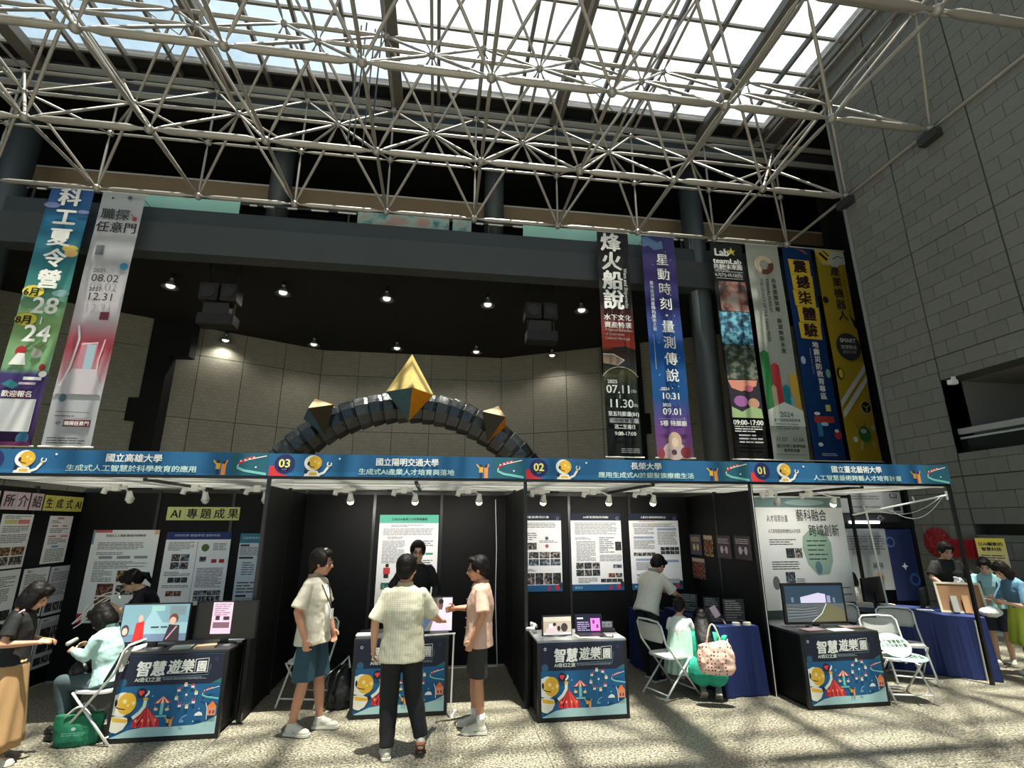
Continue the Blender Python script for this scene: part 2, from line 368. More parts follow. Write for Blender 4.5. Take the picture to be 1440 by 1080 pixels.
# unseen sides of the hall (behind and left of the photographer)
wf = struct(bx('wall_front', -19, 11, -10.3, -10, 12.5, 15.3, mat('plain_granite', (120, 120, 112), .8)))   # unseen side, opened between added bars to let frontal fill light in
for i in range(13): bx('fill_opening_mullion', -19 + i * 2.5 - .06, -19 + i * 2.5 + .06, -10.2, -10, 0, 12.5, raft0, wf)
for z in (3.0, 6.0, 9.0): bx('fill_opening_transom', -19, 11, -10.2, -10, z, z + .12, raft0, wf)
struct(bx('ground_outside', -60, 60, -70, -10.3, -.3, -.05, mat('plaza_paving', (168, 166, 158), .8)))
struct(bx('wall_left', -19.3, -19, -10, 26, 0, 15.3, mat('plain_granite2', (96, 98, 94), .8)))

# ---------------------------------------------------------------- glazed roof
gm = bpy.data.materials.new('roof_glass'); gm.use_nodes = True; n = gm.node_tree.nodes; l = gm.node_tree.links; n.remove(n['Principled BSDF'])
tr = n.new('ShaderNodeBsdfTransparent'); tr.inputs[0].default_value = (.93, .96, .96, 1)
tl = n.new('ShaderNodeBsdfTranslucent'); tl.inputs[0].default_value = (.9, .95, .97, 1)
mx = n.new('ShaderNodeMixShader'); gn = n.new('ShaderNodeNewGeometry'); nz = n.new('ShaderNodeTexNoise'); nz.inputs['Scale'].default_value = 1.3; nz.inputs['Detail'].default_value = 7; nz.inputs['Roughness'].default_value = .7
mr = n.new('ShaderNodeMapRange'); mr.inputs['From Min'].default_value = .3; mr.inputs['From Max'].default_value = .75; mr.inputs['To Min'].default_value = .02; mr.inputs['To Max'].default_value = .08
l.new(gn.outputs['Position'], nz.inputs['Vector']); l.new(nz.outputs['Fac'], mr.inputs[0]); l.new(mr.outputs[0], mx.inputs[0]); l.new(tr.outputs[0], mx.inputs[1]); l.new(tl.outputs[0], mx.inputs[2])
gl = n.new('ShaderNodeBsdfGlossy'); gl.inputs['Roughness'].default_value = .08; m2 = n.new('ShaderNodeMixShader'); m2.inputs[0].default_value = .05
l.new(mx.outputs[0], m2.inputs[1]); l.new(gl.outputs[0], m2.inputs[2]); l.new(m2.outputs[0], n['Material Output'].inputs[0])
GZ = 14.78
rf = struct(bx('ceiling_skylight', -19, 10.9, -10, -6, GZ, GZ + .3, dark))     # solid rim behind the photographer; the glass hangs on it
raft = mat('roof_rafter_steel', (94, 90, 82), .5, var=.1)
for i in range(-14, 9):
    x = i * 1.25 + .82; thick = (i % 4 == 2)
    if x > 10.8: continue
    b = B(); wd = .13 if thick else .045
    box(b, x - wd, x + wd, -6, 13.35, GZ - (.34 if thick else .17), GZ - .02)
    if thick: box(b, x - wd - .06, x + wd + .06, -6, 13.35, GZ - .38, GZ - .34)
    obj('rafter', b, raft, rf)
pys = [12.85, 10.75, 9.6, 8.45, 7.3, 6.1, 4.9, 3.7, 2.5, 1.2, -.1, -1.5, -3, -4.5, -6]
for y in pys:
    bx('purlin', -19, 10.8, y - .035, y + .035, GZ - .1, GZ - .02, raft, rf)
pane0 = None
for i in range(-15, 9):
    x0 = i * 1.25 + .82; x1 = min(x0 + 1.25, 10.85)
    if x0 > 10.7: continue
    for y1, y0 in zip(pys, pys[1:]):
        if pane0 is None:
            b = B(); v = [b.verts.new(q) for q in ((0, 0, 0), (1, 0, 0), (1, 1, 0), (0, 1, 0))]; b.faces.new(v); pane0 = obj('glass_pane', b, gm, rf); o = pane0
        else:
            o = bpy.data.objects.new('glass_pane', pane0.data); COL.objects.link(o); o.parent = rf
        o.location = (x0 + .02, y0 + .02, GZ); o.scale = (x1 - x0 - .04, y1 - y0 - .04, 1)
struct(bx('ceiling_leak_cover', 10.84, 19, -10, 14, GZ + .02, GZ + .4, dark))  # unseen roof slab added to stop sun leaking past the glass onto the banners
struct(bx('ceiling_edge_right', 10.5, 11.3, -6, 13.4, GZ - .2, GZ + .3, raft))
struct(bx('ceiling_edge_back', -19, 10.9, 12.9, 13.8, GZ + .02, GZ + .14, dark))
for k, (dx, dz) in enumerate(((10.38, .55), (10.58, .9), (10.22, .3))):
    b = B(); loft(b, [(dx, -6, GZ - dz), (dx, 13.3, GZ - dz)], .05, 8); tag(obj('roof_pipe', b, steel, smooth=True), ('silver pipe along the right edge of the glass roof, ' + ('second from the glass', 'lowest of the three', 'nearest the glass')[k]), 'pipe')
b = B()
for (a, c) in (((2.9, 12.6), (5.0, 10.9)), ((5.0, 12.6), (2.9, 10.9)), ((-3.0, 8.3), (-1.8, 9.5)), ((-1.8, 8.3), (-3.0, 9.5)), ((-6.5, 10.9), (-8, 12.6)), ((-8, 10.9), (-6.5, 12.6))):
    loft(b, [(a[0], a[1], GZ - .3), (c[0], c[1], GZ - .3)], .015, 6)
obj('tie_rod', b, raft, rf)

# ---------------------------------------------------------------- space frame
sf = thing('space_frame', 'silver tubular steel space frame under the glass roof', 'truss', (0, 0, 0))
ZA, ZB, ZC = 10.52, 12.25, 14.02
XS = [-9.25 + 2.5 * i for i in range(-2, 9)]; YS = [13.08 - 2.465 * j for j in range(0, 6)]
def member(p, q, r, name, cone=.2):
    nk = .22 if name == 'chord_tube' else .14
    p = Vector(p); q = Vector(q); d = (q - p); L = d.length; u = d / L; b = B()
    loft(b, [p + u * .05, p + u * nk, p + u * (nk + cone), q - u * (nk + cone), q - u * nk, q - u * .05], [r * .45, r * .45, r, r, r * .45, r * .45], 10)
    o = obj(name, b, steel, sf)
    for f in o.data.polygons: f.use_smooth = True
    return o
def node(p, r=.09):
    global NB
    if NB is None:
        b = B(); ball(b, (0, 0, 0), 1, 12, 8); NB = obj('node_ball', b, steel, sf, smooth=True); o = NB
    else:
        o = bpy.data.objects.new('node_ball', NB.data); COL.objects.link(o); o.parent = sf
    o.location = p; o.scale = (r, r, r)
NB = None
nx = len(XS); ny = len(YS)
for j, y in enumerate(YS):
    for i, x in enumerate(XS):
        xe = 10.72 if i == nx - 1 else x
        node((xe, y, ZA), .105); node((xe, y, ZC))
        if i < nx - 1:
            x2 = XS[i + 1]
            if j < 5: member((x, y, ZA), (x2, y, ZA), .082 if j else .062, 'chord_tube')
            member((x, y, ZC), (x2, y, ZC), .058, 'upper_chord_tube')
        if j < ny - 1:
            member((xe, y, ZA), (xe, YS[j + 1], ZA), .042, 'cross_chord_tube'); member((xe, y, ZC), (xe, YS[j + 1], ZC), .038, 'upper_cross_tube')
for j in range(ny - 1):
    y = (YS[j] + YS[j + 1]) / 2
    for i in range(nx - 1):
        x = XS[i] + 1.25; node((x, y, ZB))
        if i < nx - 2: member((x, y, ZB), (x + 2.5, y, ZB), .046, 'middle_chord_tube')
        if j < ny - 2: member((x, y, ZB), (x, y - 2.465, ZB), .036, 'middle_cross_tube')
        for dx in (0, 1):
            for dy in (0, 1):
                if j < 5: member((x, y, ZB), (min(XS[i + dx], 10.72), YS[j + dy], ZA), .036, 'lower_brace_tube')
                member((x, y, ZB), (min(XS[i + dx], 10.72), YS[j + dy], ZC), .032, 'upper_brace_tube')
for i, x in enumerate(XS):          # braced far edge
    node((x, YS[0], ZB)); member((x, YS[0], ZA), (x, YS[0], ZB), .032, 'post_tube'); member((x, YS[0], ZB), (x, YS[0], ZC), .032, 'post_tube')
    if i < nx - 1:
        member((x, YS[0], ZB), (x + 2.5, YS[0], ZB), .04, 'edge_tube')
        member((x, YS[0], ZB), (x + 1.25, YS[0] - 1.232, ZB), .032, 'edge_brace_tube'); member((x + 2.5, YS[0], ZB), (x + 1.25, YS[0] - 1.232, ZB), .032, 'edge_brace_tube')
for y in YS[1:5]:
    bx('bearing_block', 10.56, 10.75, y - .22, y + .22, ZA - .30, ZA - .10, mat('bearing_dark', (40, 42, 42), .6), sf)
cable_specs = [(-2.5, 10.9), (-2.35, 10.8), (-2.15, 10.95), (-1.95, 10.85)]
b = B()
for x, y in cable_specs: loft(b, [(x, y, 10.9), (x + .05, y, 14.6)], .02, 6)
tag(obj('hoist_cables', b, blackm), 'bundle of thin dark cables hanging from the roof left of centre', 'cable')

# ---------------------------------------------------------------- gallery glass panels over the beam
tg = mat('teal_glass', (156, 208, 194), .35, var=.08, scale=2); mural = photo('mural', (58, 110, 120), (150, 178, 168), (170, 140, 128), 1.6)
clut = mat('grey_board', (58, 60, 58), .7)
specs = [(-9.7, -6.25, tg, 'teal panel of the gallery railing behind the grey hanging banner'), (-2.79, .04, mural, 'painted blue-green panel of the gallery railing near the middle'),
         (.15, .75, mural, 'small painted panel right of the blue-green gallery mural'), (2.43, 5.05, tg, 'teal railing panel left of the black hanging banner'), (5.75, 6.5, tg, 'narrow teal railing panel between the black and the purple banner'),
         (9.35, 9.75, tg, 'narrow teal railing panel left of the white ring banner'), (10.5, 11.2, tg, 'teal railing panel between white and blue banners'), (12.2, 12.7, tg, 'teal railing panel between blue and yellow banners'), (-15.2, -13.3, tg, 'teal railing panel at the far left edge')]
for x0, x1, m, lb in specs:
    t = thing('railing_panel', lb, 'panel', (x0, 14.45, 10.78), group=None)
    bx('glass_sheet', 0, x1 - x0, 0, .03, 0, .56, m, t); bx('panel_frame', 0, x1 - x0, -.01, .04, -.03, 0, blackm, t)
t = thing('gallery_railing', 'dark slim railing with white clips between the teal gallery panels', 'railing')
b = B(); box(b, -19, 16, 14.52, 14.56, 11.3, 11.36); box(b, -19, 16, 14.52, 14.56, 10.85, 10.9); obj('rail', b, clut, t)
b = B()
for x in [-6, -5.6, -4.9, -4.2, -3.4, .9, 1.3, 2.1, 7.2, 7.9, -12.5, -11.8]:
    for z in (10.9, 11.28): box(b, x, x + random.uniform(.2, .6), 14.5, 14.55, z, z + .035)
obj('rail_clip', b, white, t)
for i in range(16):
    x = -18.5 + i * 2.2; bx('baluster', x, x + .05, 14.53, 14.57, 10.75, 11.36, clut, t)

# ---------------------------------------------------------------- hanging banners
def banner(x0, x1, label, m):
    t = thing('hanging_banner', label, 'banner', (x0, 13.6, 3.72)); W = x1 - x0; Hh = 7.06
    b = B(); N = 24
    g = [[b.verts.new((W * i / 6, .012 * math.sin(j * .5 + x0), Hh * j / N)) for i in range(7)] for j in range(N + 1)]
    for j in range(N):
        for i in range(6): b.faces.new((g[j][i], g[j][i + 1], g[j + 1][i + 1], g[j + 1][i]))
    bmesh.ops.solidify(b, geom=b.faces[:], thickness=.008)
    t2 = obj('banner_cloth', b, m, t)
    for z in (0, Hh):
        b = B(); loft(b, [(-.06, 0, z), (W + .06, 0, z)], .02, 8); obj('rod', b, whitem, t2)
    for x in (.15, W - .15):
        b = B(); loft(b, [(x, 0, Hh), (x, .56, Hh - .04)], .008, 6); obj('cord', b, blackm, t2)
    return t2, W, Hh
FY = -.03
def bt(p, s, x, z, size, c, **k): return text(p, s, x, z, size, c, y=FY - .012, **k)
def bc(p, s, cx, cz, size, c, **k): return text(p, s, cx, cz - .36 * size, size, c, y=FY - .012, align='CENTER', **k)
def bv(p, s, x, zt, zb, size, c, **k):          # one character under another, first centre zt, last centre zb
    for i, ch in enumerate(s):
        if ch != ' ': bc(p, ch, x, zt + (zb - zt) * i / (len(s) - 1), size, c, **k)
# 1 summer camp
t, W, Hh = banner(-10.72, -9.66, 'blue-green hanging banner, leftmost, with large white characters and summer dates', grad('bn_camp', [(0, (52, 26, 66)), (.16, (78, 60, 112)), (.25, (66, 56, 110)), (.272, (120, 160, 120)), (.45, (128, 158, 108)), (.6, (60, 128, 124)), (.85, (40, 104, 140)), (1, (60, 92, 150))], 0, 7.06))
bv(t, '科工夏令營', .55, 6.76, 4.32, .56, wht, bold=.035)
bc(t, '6月', .24, 3.95, .25, (20, 20, 20), bold=.03); bc(t, '28', .62, 3.60, .62, wht, bold=.02); bc(t, '8月', .23, 3.18, .25, (20, 20, 20), bold=.03); bc(t, '24', .6, 2.84, .62, wht, bold=.02); bc(t, '|', .62, 3.2, .2, wht, bold=.03)
bc(t, '歡迎報名', .51, 1.26, .17, wht, bold=.02)
a = Art(t, FY); a.ell(.26, 3.97, .25, .17, (216, 200, 70)).ell(.26, 3.2, .25, .17, (216, 200, 70)).ell(.85, 5.24, .19, .1, (214, 196, 90)).ell(.9, 5.1, .16, .11, (222, 176, 110)).ell(.16, 6.5, .2, .09, (120, 130, 180)).ell(.95, 6.35, .14, .06, (120, 130, 180)).ell(.9, 3.95, .2, .1, (120, 160, 160))
a.ell(.34, 2.35, .12, .14, (170, 30, 40)).poly([(.14, 2.0), (.52, 2.0), (.44, 2.3), (.28, 2.3)], wht).ell(.7, 2.3, .12, .12, (150, 156, 140)).line([(.6, 2.5), (.7, 2.42), (.8, 2.55)], .02, (150, 80, 50)).ell(.9, 1.95, .07, .09, (160, 40, 50)).ell(.95, 1.78, .09, .08, wht).rect(.55, .95, 1.62, 1.70, wht).rect(.48, .85, 1.5, 1.56, (200, 180, 190))
a.poly([(.1, 1.5), (.28, 1.62), (.5, 1.5), (.38, 1.38)], (40, 120, 130)).rect(.24, .8, 1.17, 1.34, (120, 24, 74)).rect(.12, .96, .34, 1.14, (216, 216, 216)).ell(.86, .18, .14, .16, (40, 90, 120)).rect(.0, 1.05, .0, .1, (90, 20, 70)).done()
# 2 grey-white career banner
t, W, Hh = banner(-9.44, -8.36, 'white hanging banner with a pink room picture and dates, second from the left', grad('bn_white', [(0, (160, 162, 166)), (.21, (168, 168, 172)), (.24, (176, 150, 156)), (.36, (168, 74, 86)), (.39, (172, 92, 104)), (.47, (172, 168, 172)), (1, (168, 170, 174))], 0, 7.06))
bc(t, '職探', .46, 6.34, .36, (24, 24, 28), bold=.012); bc(t, '任意門', .56, 5.95, .34, (24, 24, 28), bold=.012); bc(t, '2025', .4, 4.66, .15, (30, 30, 34)); bc(t, '08.02', .57, 4.45, .30, (30, 30, 34)); bc(t, '2027', .4, 4.12, .15, (30, 30, 34)); bc(t, '12.31', .56, 3.92, .30, (30, 30, 34))
bc(t, '職探任意門', .68, .57, .11, wht, bold=.02); bc(t, '4F', .27, .57, .13, (40, 40, 44))
a = Art(t, FY); a.rect(.18, .38, 5.12, 5.4, (96, 100, 104)).ell(.94, 4.82, .1, .1, (30, 110, 140)).ell(.95, 6.25, .06, .07, (120, 30, 40)).line([(.84, 6.4), (.93, 6.28)], .02, (120, 30, 40)).rect(.64, .85, 3.28, 3.5, (120, 50, 60)).ell(.3, 6.85, .03, .03, (40, 40, 44)).ell(.72, 6.9, .06, .06, (90, 90, 94))
a.poly([(.3, 1.95), (.08, 1.5), (.0, 1.3), (1.08, 1.3), (1.0, 1.6), (.82, 1.95)], (186, 178, 184)).rect(.38, .76, 1.95, 2.65, (176, 120, 132)).rect(.52, .72, 1.95, 2.6, (150, 176, 186)).line([(.22, 3.1), (.3, 2.75), (.24, 2.0), (.1, 1.5)], .05, (225, 214, 218)).line([(.9, 2.75), (.84, 2.2), (.86, 1.8)], .03, (200, 180, 186)).line([(.38, 2.6), (.76, 2.66)], .02, (226, 210, 214))
a.ell(.24, 1.2, .08, .1, (70, 100, 110)).rect(.38, .98, .49, .66, (112, 30, 60)).line([(.16, .86), (.9, .84)], .012, (60, 60, 64)).rows(.16, .6, .76, .72, .05).rows(.1, .95, .22, .06, .06).done()
# 3 underwater heritage
t, W, Hh = banner(4.62, 5.63, 'black hanging banner with large white vertical characters and a red sea picture', grad('bn_sea', [(0, (12, 16, 18)), (.2, (18, 30, 26)), (.3, (40, 50, 36)), (.355, (86, 84, 60)), (.37, (60, 64, 66)), (.44, (60, 40, 34)), (.46, (150, 62, 48)), (.52, (130, 50, 42)), (.6, (80, 44, 42)), (.66, (46, 44, 46)), (1, (40, 42, 44))], 0, 7.06))
bv(t, '烽火船說', .42, 6.67, 4.73, .66, wht, bold=.03)
bt(t, 'Wars and Shipwrecks', .78, 5.8, .15, wht, bold=.02, rot=R(-90)); bc(t, '水下文化', .51, 4.16, .2, wht, bold=.02, width=.84); bc(t, '資產特展', .51, 3.92, .2, wht, bold=.02, width=.84)
bt(t, 'A Special Exhibition', .1, 3.72, .12, (214, 204, 194), width=.84); bt(t, 'of Underwater', .1, 3.59, .12, (214, 204, 194), width=.6); bt(t, 'Cultural Heritage', .1, 3.46, .12, (214, 204, 194), width=.74)
bc(t, '2025', .24, 2.17, .15, wht, bold=.02); bc(t, '07.11', .42, 1.95, .34, wht, bold=.016); bc(t, '(五)', .86, 1.9, .1, wht); bc(t, '|', .44, 1.74, .12, wht, bold=.02); bc(t, '11.30', .46, 1.53, .34, wht, bold=.016); bc(t, '(日)', .88, 1.48, .1, wht); bc(t, '第五特展廳(B1)', .52, 1.22, .15, wht, bold=.02, width=.9); bc(t, '中場休息', .52, 1.03, .1, (20, 20, 24), bold=.02, width=.6); bc(t, '週二至週日', .54, .85, .14, wht, bold=.02, width=.6); bc(t, '9:00-17:00', .54, .66, .15, wht, bold=.02, width=.62)
a = Art(t, FY); a.rect(.1, .96, .96, 1.1, (150, 152, 156)).poly([(.1, 3.05), (.3, 3.15), (1.0, 3.1), (1.0, 3.16), (.7, 3.26), (.3, 3.2)], (24, 20, 22)).rect(.68, .71, 3.2, 3.42, (24, 20, 22)).poly([(0, 3.0), (.3, 3.0), (.62, 2.83), (.4, 2.66), (0, 2.72)], (128, 106, 86)).line([(0, 3.0), (.32, 3.0), (.64, 2.83), (.42, 2.66)], .018, wht).ring(.5, 2.0, .62, .018, (180, 176, 150), a0=.55, a1=PI - .55).rows(.4, .95, .24, .1, .05, (150, 150, 150)).done()
# 4 purple
t, W, Hh = banner(6.07, 7.16, 'purple and blue hanging banner with a vertical white title and a figure at its foot', grad('bn_star', [(0, (120, 74, 110)), (.12, (104, 66, 130)), (.25, (26, 84, 140)), (.45, (24, 84, 146)), (.62, (50, 60, 120)), (.8, (66, 54, 110)), (1, (66, 66, 118))], 0, 7.06))
bv(t, '星動時刻', .63, 6.2, 4.7, .42, wht, bold=.01); bc(t, '·', .62, 4.33, .4, wht, bold=.04); bv(t, '量測傳說', .64, 3.96, 2.42, .42, wht, bold=.01)
bv(t, '臺灣量測與星際的藝術之旅', .21, 5.38, 3.86, .13, (214, 214, 230), bold=.01)
bc(t, '2024', .38, 2.01, .13, wht, bold=.02); bc(t, '10.31', .54, 1.8, .27, wht, bold=.014); bc(t, '2025', .39, 1.53, .13, wht, bold=.02); bc(t, '09.01', .55, 1.34, .27, wht, bold=.014); bc(t, '5樓 特展廳', .55, .99, .17, wht, bold=.014, width=.8)
a = Art(t, FY); a.poly([(.0, 6.95), (.2, 7.0), (.5, 6.8), (.66, 6.88), (.7, 6.6), (.4, 6.52), (.2, 6.68), (.03, 6.6)], (92, 120, 160)).line([(.16, 3.7), (.16, 2.6)], .012, (200, 200, 220)).line([(.1, 1.12), (.98, 1.12)], .006, (190, 190, 220))
for k in range(26): a.ell(random.uniform(.05, 1.0), random.uniform(.9, 6.9), .012, .016, (220, 220, 235))
a.ell(.52, .2, .34, .26, (196, 176, 174)).ell(.55, .5, .2, .24, (206, 176, 150)).ell(.55, .44, .1, .13, (226, 200, 184)).ell(.3, .12, .2, .14, (190, 160, 160)).ell(.85, .16, .16, .16, (140, 50, 60)).ell(.12, .12, .1, .14, (140, 50, 60)).ell(.5, .16, .08, .08, (70, 50, 60)).done()
# 5 lab banner
t, W, Hh = banner(8.40, 9.48, 'black hanging banner with a colourful light-art photo strip and opening hours', grad('bn_lab', [(0, (12, 12, 14)), (.25, (14, 14, 16)), (1, (44, 46, 46))], 0, 7.06))
bc(t, 'Lab', .34, 6.64, .36, wht, bold=.04); bc(t, '★', .68, 6.68, .36, (220, 206, 80)); bc(t, 'teamLab', .5, 6.33, .26, wht, bold=.03, width=.96); bc(t, '共創!未來園', .5, 6.12, .2, wht, bold=.03, width=.96); bc(t, '6.7(六)-10.12(日)', .5, 5.84, .15, wht, bold=.02, width=.92)
bc(t, '09:00-17:00', .54, 1.08, .2, wht, bold=.03, width=.94)
a = Art(t, FY); a.rows(.06, 1.0, 6.02, 5.96, .05, wht).rows(.08, 1.0, 5.73, 5.69, .04, wht).rect(.12, 1.04, 4.6, 5.62, photo('lab1', (60, 50, 46), (150, 96, 84), (160, 150, 140), 2.5)).rect(.02, 1.05, 3.5, 4.58, photo('lab2', (18, 34, 52), (40, 100, 130), (120, 190, 205), 5)).rect(.05, 1.05, 2.4, 3.48, photo('lab3', (16, 28, 22), (50, 70, 44), (120, 120, 110), 5)).rect(.05, 1.05, 1.22, 2.38, (28, 20, 40))
a.poly([(.05, 2.36), (1.0, 2.38), (.95, 2.2), (.7, 2.12), (.45, 2.02), (.15, 2.12)], (216, 140, 116)).ell(.7, 2.12, .14, .1, (186, 90, 110)).ell(.4, 1.72, .22, .17, (160, 96, 160)).ell(.8, 1.66, .18, .16, (196, 150, 120)).poly([(.06, 1.22), (1.05, 1.22), (1.02, 1.5), (.7, 1.56), (.4, 1.4), (.08, 1.55)], (160, 184, 130)).rows(.1, 1.0, .97, .82, .07, wht).rows(.2, .95, .72, .45, .1, (190, 190, 190)).done()
# 6 white prize banner
t, W, Hh = banner(9.63, 10.78, 'white hanging banner with a bronze ring at its top and coloured bars below', mat('bn_cloth_white', (226, 230, 216), .8, var=.03, scale=1))
bv(t, '共享唐獎榮耀 展望無限未來', .8, 5.74, 3.37, .17, (36, 60, 50), bold=.012); bt(t, 'ETERNAL PURSUIT:', .52, 5.8, .14, (40, 44, 40), rot=R(-90), bold=.006); bt(t, 'THE LEGACY OF THE TANG PRIZE', .32, 5.8, .14, (40, 44, 40), rot=R(-90), bold=.006)
bc(t, '2024', .58, 1.36, .22, (60, 60, 56)); bc(t, '第六屆唐獎頒獎典禮', .57, 1.18, .1, (70, 70, 66), width=.85); bc(t, '11.07', .3, .61, .17, (60, 60, 56)); bc(t, '11.06', .84, .61, .17, (60, 60, 56)); bc(t, '國立科學工藝博物館', .58, .41, .1, (30, 30, 30), bold=.012, width=.9); bc(t, '臺灣教育廳', .58, .28, .1, (30, 30, 30), bold=.012)
a = Art(t, FY); a.ring(.55, 6.3, .25, .17, (206, 190, 160), a0=-1.2, a1=4.2).ring(.55, 6.3, .25, .17, (104, 58, 42), a0=-1.9, a1=.3)
for x, zt, c, wd in ((.0, 3.38, (46, 130, 66), .27), (.3, 2.98, (190, 50, 56), .26), (.58, 2.3, (34, 132, 140), .24), (.86, 2.68, (216, 170, 66), .26), (.22, 2.28, (200, 180, 150), .16), (.8, 2.0, (130, 180, 190), .12)):
    a.poly([(x, 1.4), (x + wd, 1.4), (x + wd, zt - .1), (x + wd / 2, zt), (x, zt - .1)], c)
a.poly([(0, 1.0), (1.15, 1.0), (1.15, 1.48), (.57, 1.74), (0, 1.48)], (226, 230, 216)).rows(.2, .95, 1.08, .92, .07, (130, 130, 126)).line([(.1, .16), (1.05, .16)], .01, (60, 60, 60)).done()
# 7 blue earthquake banner
t, W, Hh = banner(10.93, 11.96, 'dark blue hanging banner with black characters on yellow squares', mat('bn_cloth_blue', (28, 78, 144), .8, var=.1, scale=1))
a = Art(t, FY)
for i, (dx, ch) in enumerate(zip((.52, .54, .52, .58, .54), '震撼柒體驗')):
    z = 6.32 - i * .555; a.poly([(dx - .36, z - .27), (dx + .36, z - .3), (dx + .38, z + .25), (dx - .38, z + .27)], (232, 196, 54)); bc(t, ch, dx, z, .48, (50, 22, 20), bold=.035)
a.poly([(.4, 7.0), (.6, 6.95), (.9, 6.78), (.75, 6.95)], (200, 80, 56)).ell(.12, 3.1, .08, .13, (190, 196, 220)).ell(.9, 2.7, .08, .14, (130, 190, 160)).rect(.62, .78, 1.5, 1.7, (214, 204, 110)).rect(.18, .84, 1.14, 1.34, (180, 60, 50)).rect(.24, .4, .72, 1.14, (50, 120, 160)).ell(.3, 1.42, .1, .05, wht).ell(.5, 1.1, .12, .06, (180, 210, 230)).ell(.88, .78, .12, .14, (190, 50, 70)).ell(.86, .9, .07, .05, wht).ell(.26, .48, .08, .06, wht).rows(.25, .8, .22, .14, .05, (180, 190, 210)).done()
bv(t, '地震災防教育專區', .61, 3.62, 1.96, .22, wht, bold=.03); bt(t, 'Earthquake disaster education', .38, 3.5, .07, (180, 200, 220), rot=R(-90))
# 8 yellow robot banner
t, W, Hh = banner(12.11, 13.16, 'yellow hanging banner with a black circle and vertical black title, rightmost', mat('bn_cloth_yellow', (236, 204, 62), .8, var=.08, scale=1))
bv(t, '產業機器人', .6, 6.25, 4.67, .36, (40, 34, 20), bold=.014); bv(t, '21世紀工業機器人大進擊', .88, 6.2, 4.7, .11, (130, 104, 44)); bc(t, 'SMART', .6, 3.83, .19, wht, bold=.03, width=.55); bc(t, '智慧製造', .6, 3.6, .14, (200, 200, 200), bold=.02); bc(t, '創新系統', .6, 3.44, .12, (150, 150, 150), bold=.02)
a = Art(t, FY); a.ell(.6, 3.62, .43, .46, (56, 56, 58)).poly([(0, 7.0), (1.05, 7.0), (1.05, 6.55), (.8, 6.5), (.6, 6.3), (.5, 6.5), (.2, 6.45), (.1, 6.7)], (216, 218, 210))
a.poly([(.0, 6.95), (.3, 7.0), (.55, 6.96), (.4, 6.5), (.15, 6.55)], (236, 204, 62)).line([(.15, 6.9), (.4, 6.65)], .1, (30, 28, 24)).line([(.3, 6.98), (.48, 6.8)], .05, (30, 28, 24)).line([(.6, 6.7), (.8, 6.82), (1.0, 6.76)], .03, (30, 28, 24)).poly([(.84, 4.7), (1.02, 4.5), (1.04, 4.2), (.95, 4.3)], (40, 36, 28)).ell(.08, 5.2, .1, .12, (40, 36, 28)).ell(.14, 2.72, .12, .2, (60, 52, 30)).ell(.16, 2.72, .07, .15, (236, 204, 62))
a.poly([(.0, 1.85), (.0, 1.65), (1.04, 2.85), (1.04, 3.05)], (222, 222, 214)).poly([(.0, 1.5), (.02, 1.3), (1.04, 2.5), (1.04, 2.7)], (222, 222, 214)).ring(.82, 1.66, .19, .015, (222, 222, 214)).ell(.82, 1.66, .15, .18, (34, 32, 26)).line([(.72, 1.72), (.82, 1.65), (.93, 1.72)], .03, (236, 204, 62)).line([(.82, 1.65), (.82, 1.5)], .03, (236, 204, 62))
a.ell(.6, .82, .2, .24, (50, 124, 50)).ell(.58, .92, .1, .07, (214, 218, 210)).line([(.48, .6), (.42, .36)], .06, (206, 206, 196)).line([(.82, .62), (.9, .4)], .05, (206, 206, 196)).ell(.26, .66, .08, .09, wht).ell(.93, 1.02, .07, .09, (220, 214, 194)).line([(.42, 1.0), (.34, 1.16)], .02, (50, 124, 50)).line([(.66, 1.06), (.68, 1.22)], .02, (50, 124, 50)).done()

# ---------------------------------------------------------------- ceiling lamps and loudspeaker frames under the soffit
def bay_lamp():
    t = thing('bay_lamp', '', 'lamp')
    b = B(); loft(b, [(0, 0, .30), (0, 0, .18), (0, 0, .1), (0, 0, 0)], [.07, .08, .16, .26], 20, cap=False); bmesh.ops.solidify(b, geom=b.faces[:], thickness=.01); obj('reflector', b, mat('lamp_metal', (150, 150, 148), .25, metal=.7), t, smooth=True)
    b = B(); ball(b, (0, 0, .06), (.13, .13, .09), 12, 8); obj('bulb', b, mat('bulb_faint_glow', (220, 220, 214), .2, emit=1.0), t, smooth=True)
    ld = bpy.data.lights.new('bay', 'SPOT'); ld.energy = 60; ld.spot_size = R(150); ld.spot_blend = .6; ld.shadow_soft_size = .14; ld.color = (1, .96, .88); lo = bpy.data.objects.new('lamp_light', ld); COL.objects.link(lo); lo.parent = t; lo.location = (0, 0, -.12)  # downlight added to brighten the rear wall; the bulb glows faintly
    b = B(); loft(b, [(0, 0, .3), (0, 0, .42)], .06, 12); loft(b, [(0, 0, .4), (0, 0, .55)], .015, 8); obj('stem', b, blackm, t); return t
order = ['leftmost', 'second from the left', 'middle', 'second from the right', 'rightmost']
L0 = None
for row, (y, xs) in enumerate(((16.0, [-8.57, -5.2, -1.92, 1.45, 4.75]), (21.0, [-8.8, -5.35, -1.95, 1.43, 4.8]))):
    for k, x in enumerate(xs):
        lb = '%s metal bay lamp in the %s row under the dark ceiling' % (order[k], ('nearer', 'farther')[row])
        if L0 is None: L0 = bay_lamp(); q = L0; q['label'] = lb; q.location = (x, y, 9.1)
        else: q = dup(L0, None, (x, y, 9.1), label=lb)
        q['group'] = 'bay lamps under the dark ceiling'
spk = mat('speaker_grey', (20, 19, 19), .6); spk2 = mat('speaker_horn', (34, 29, 26), .5)
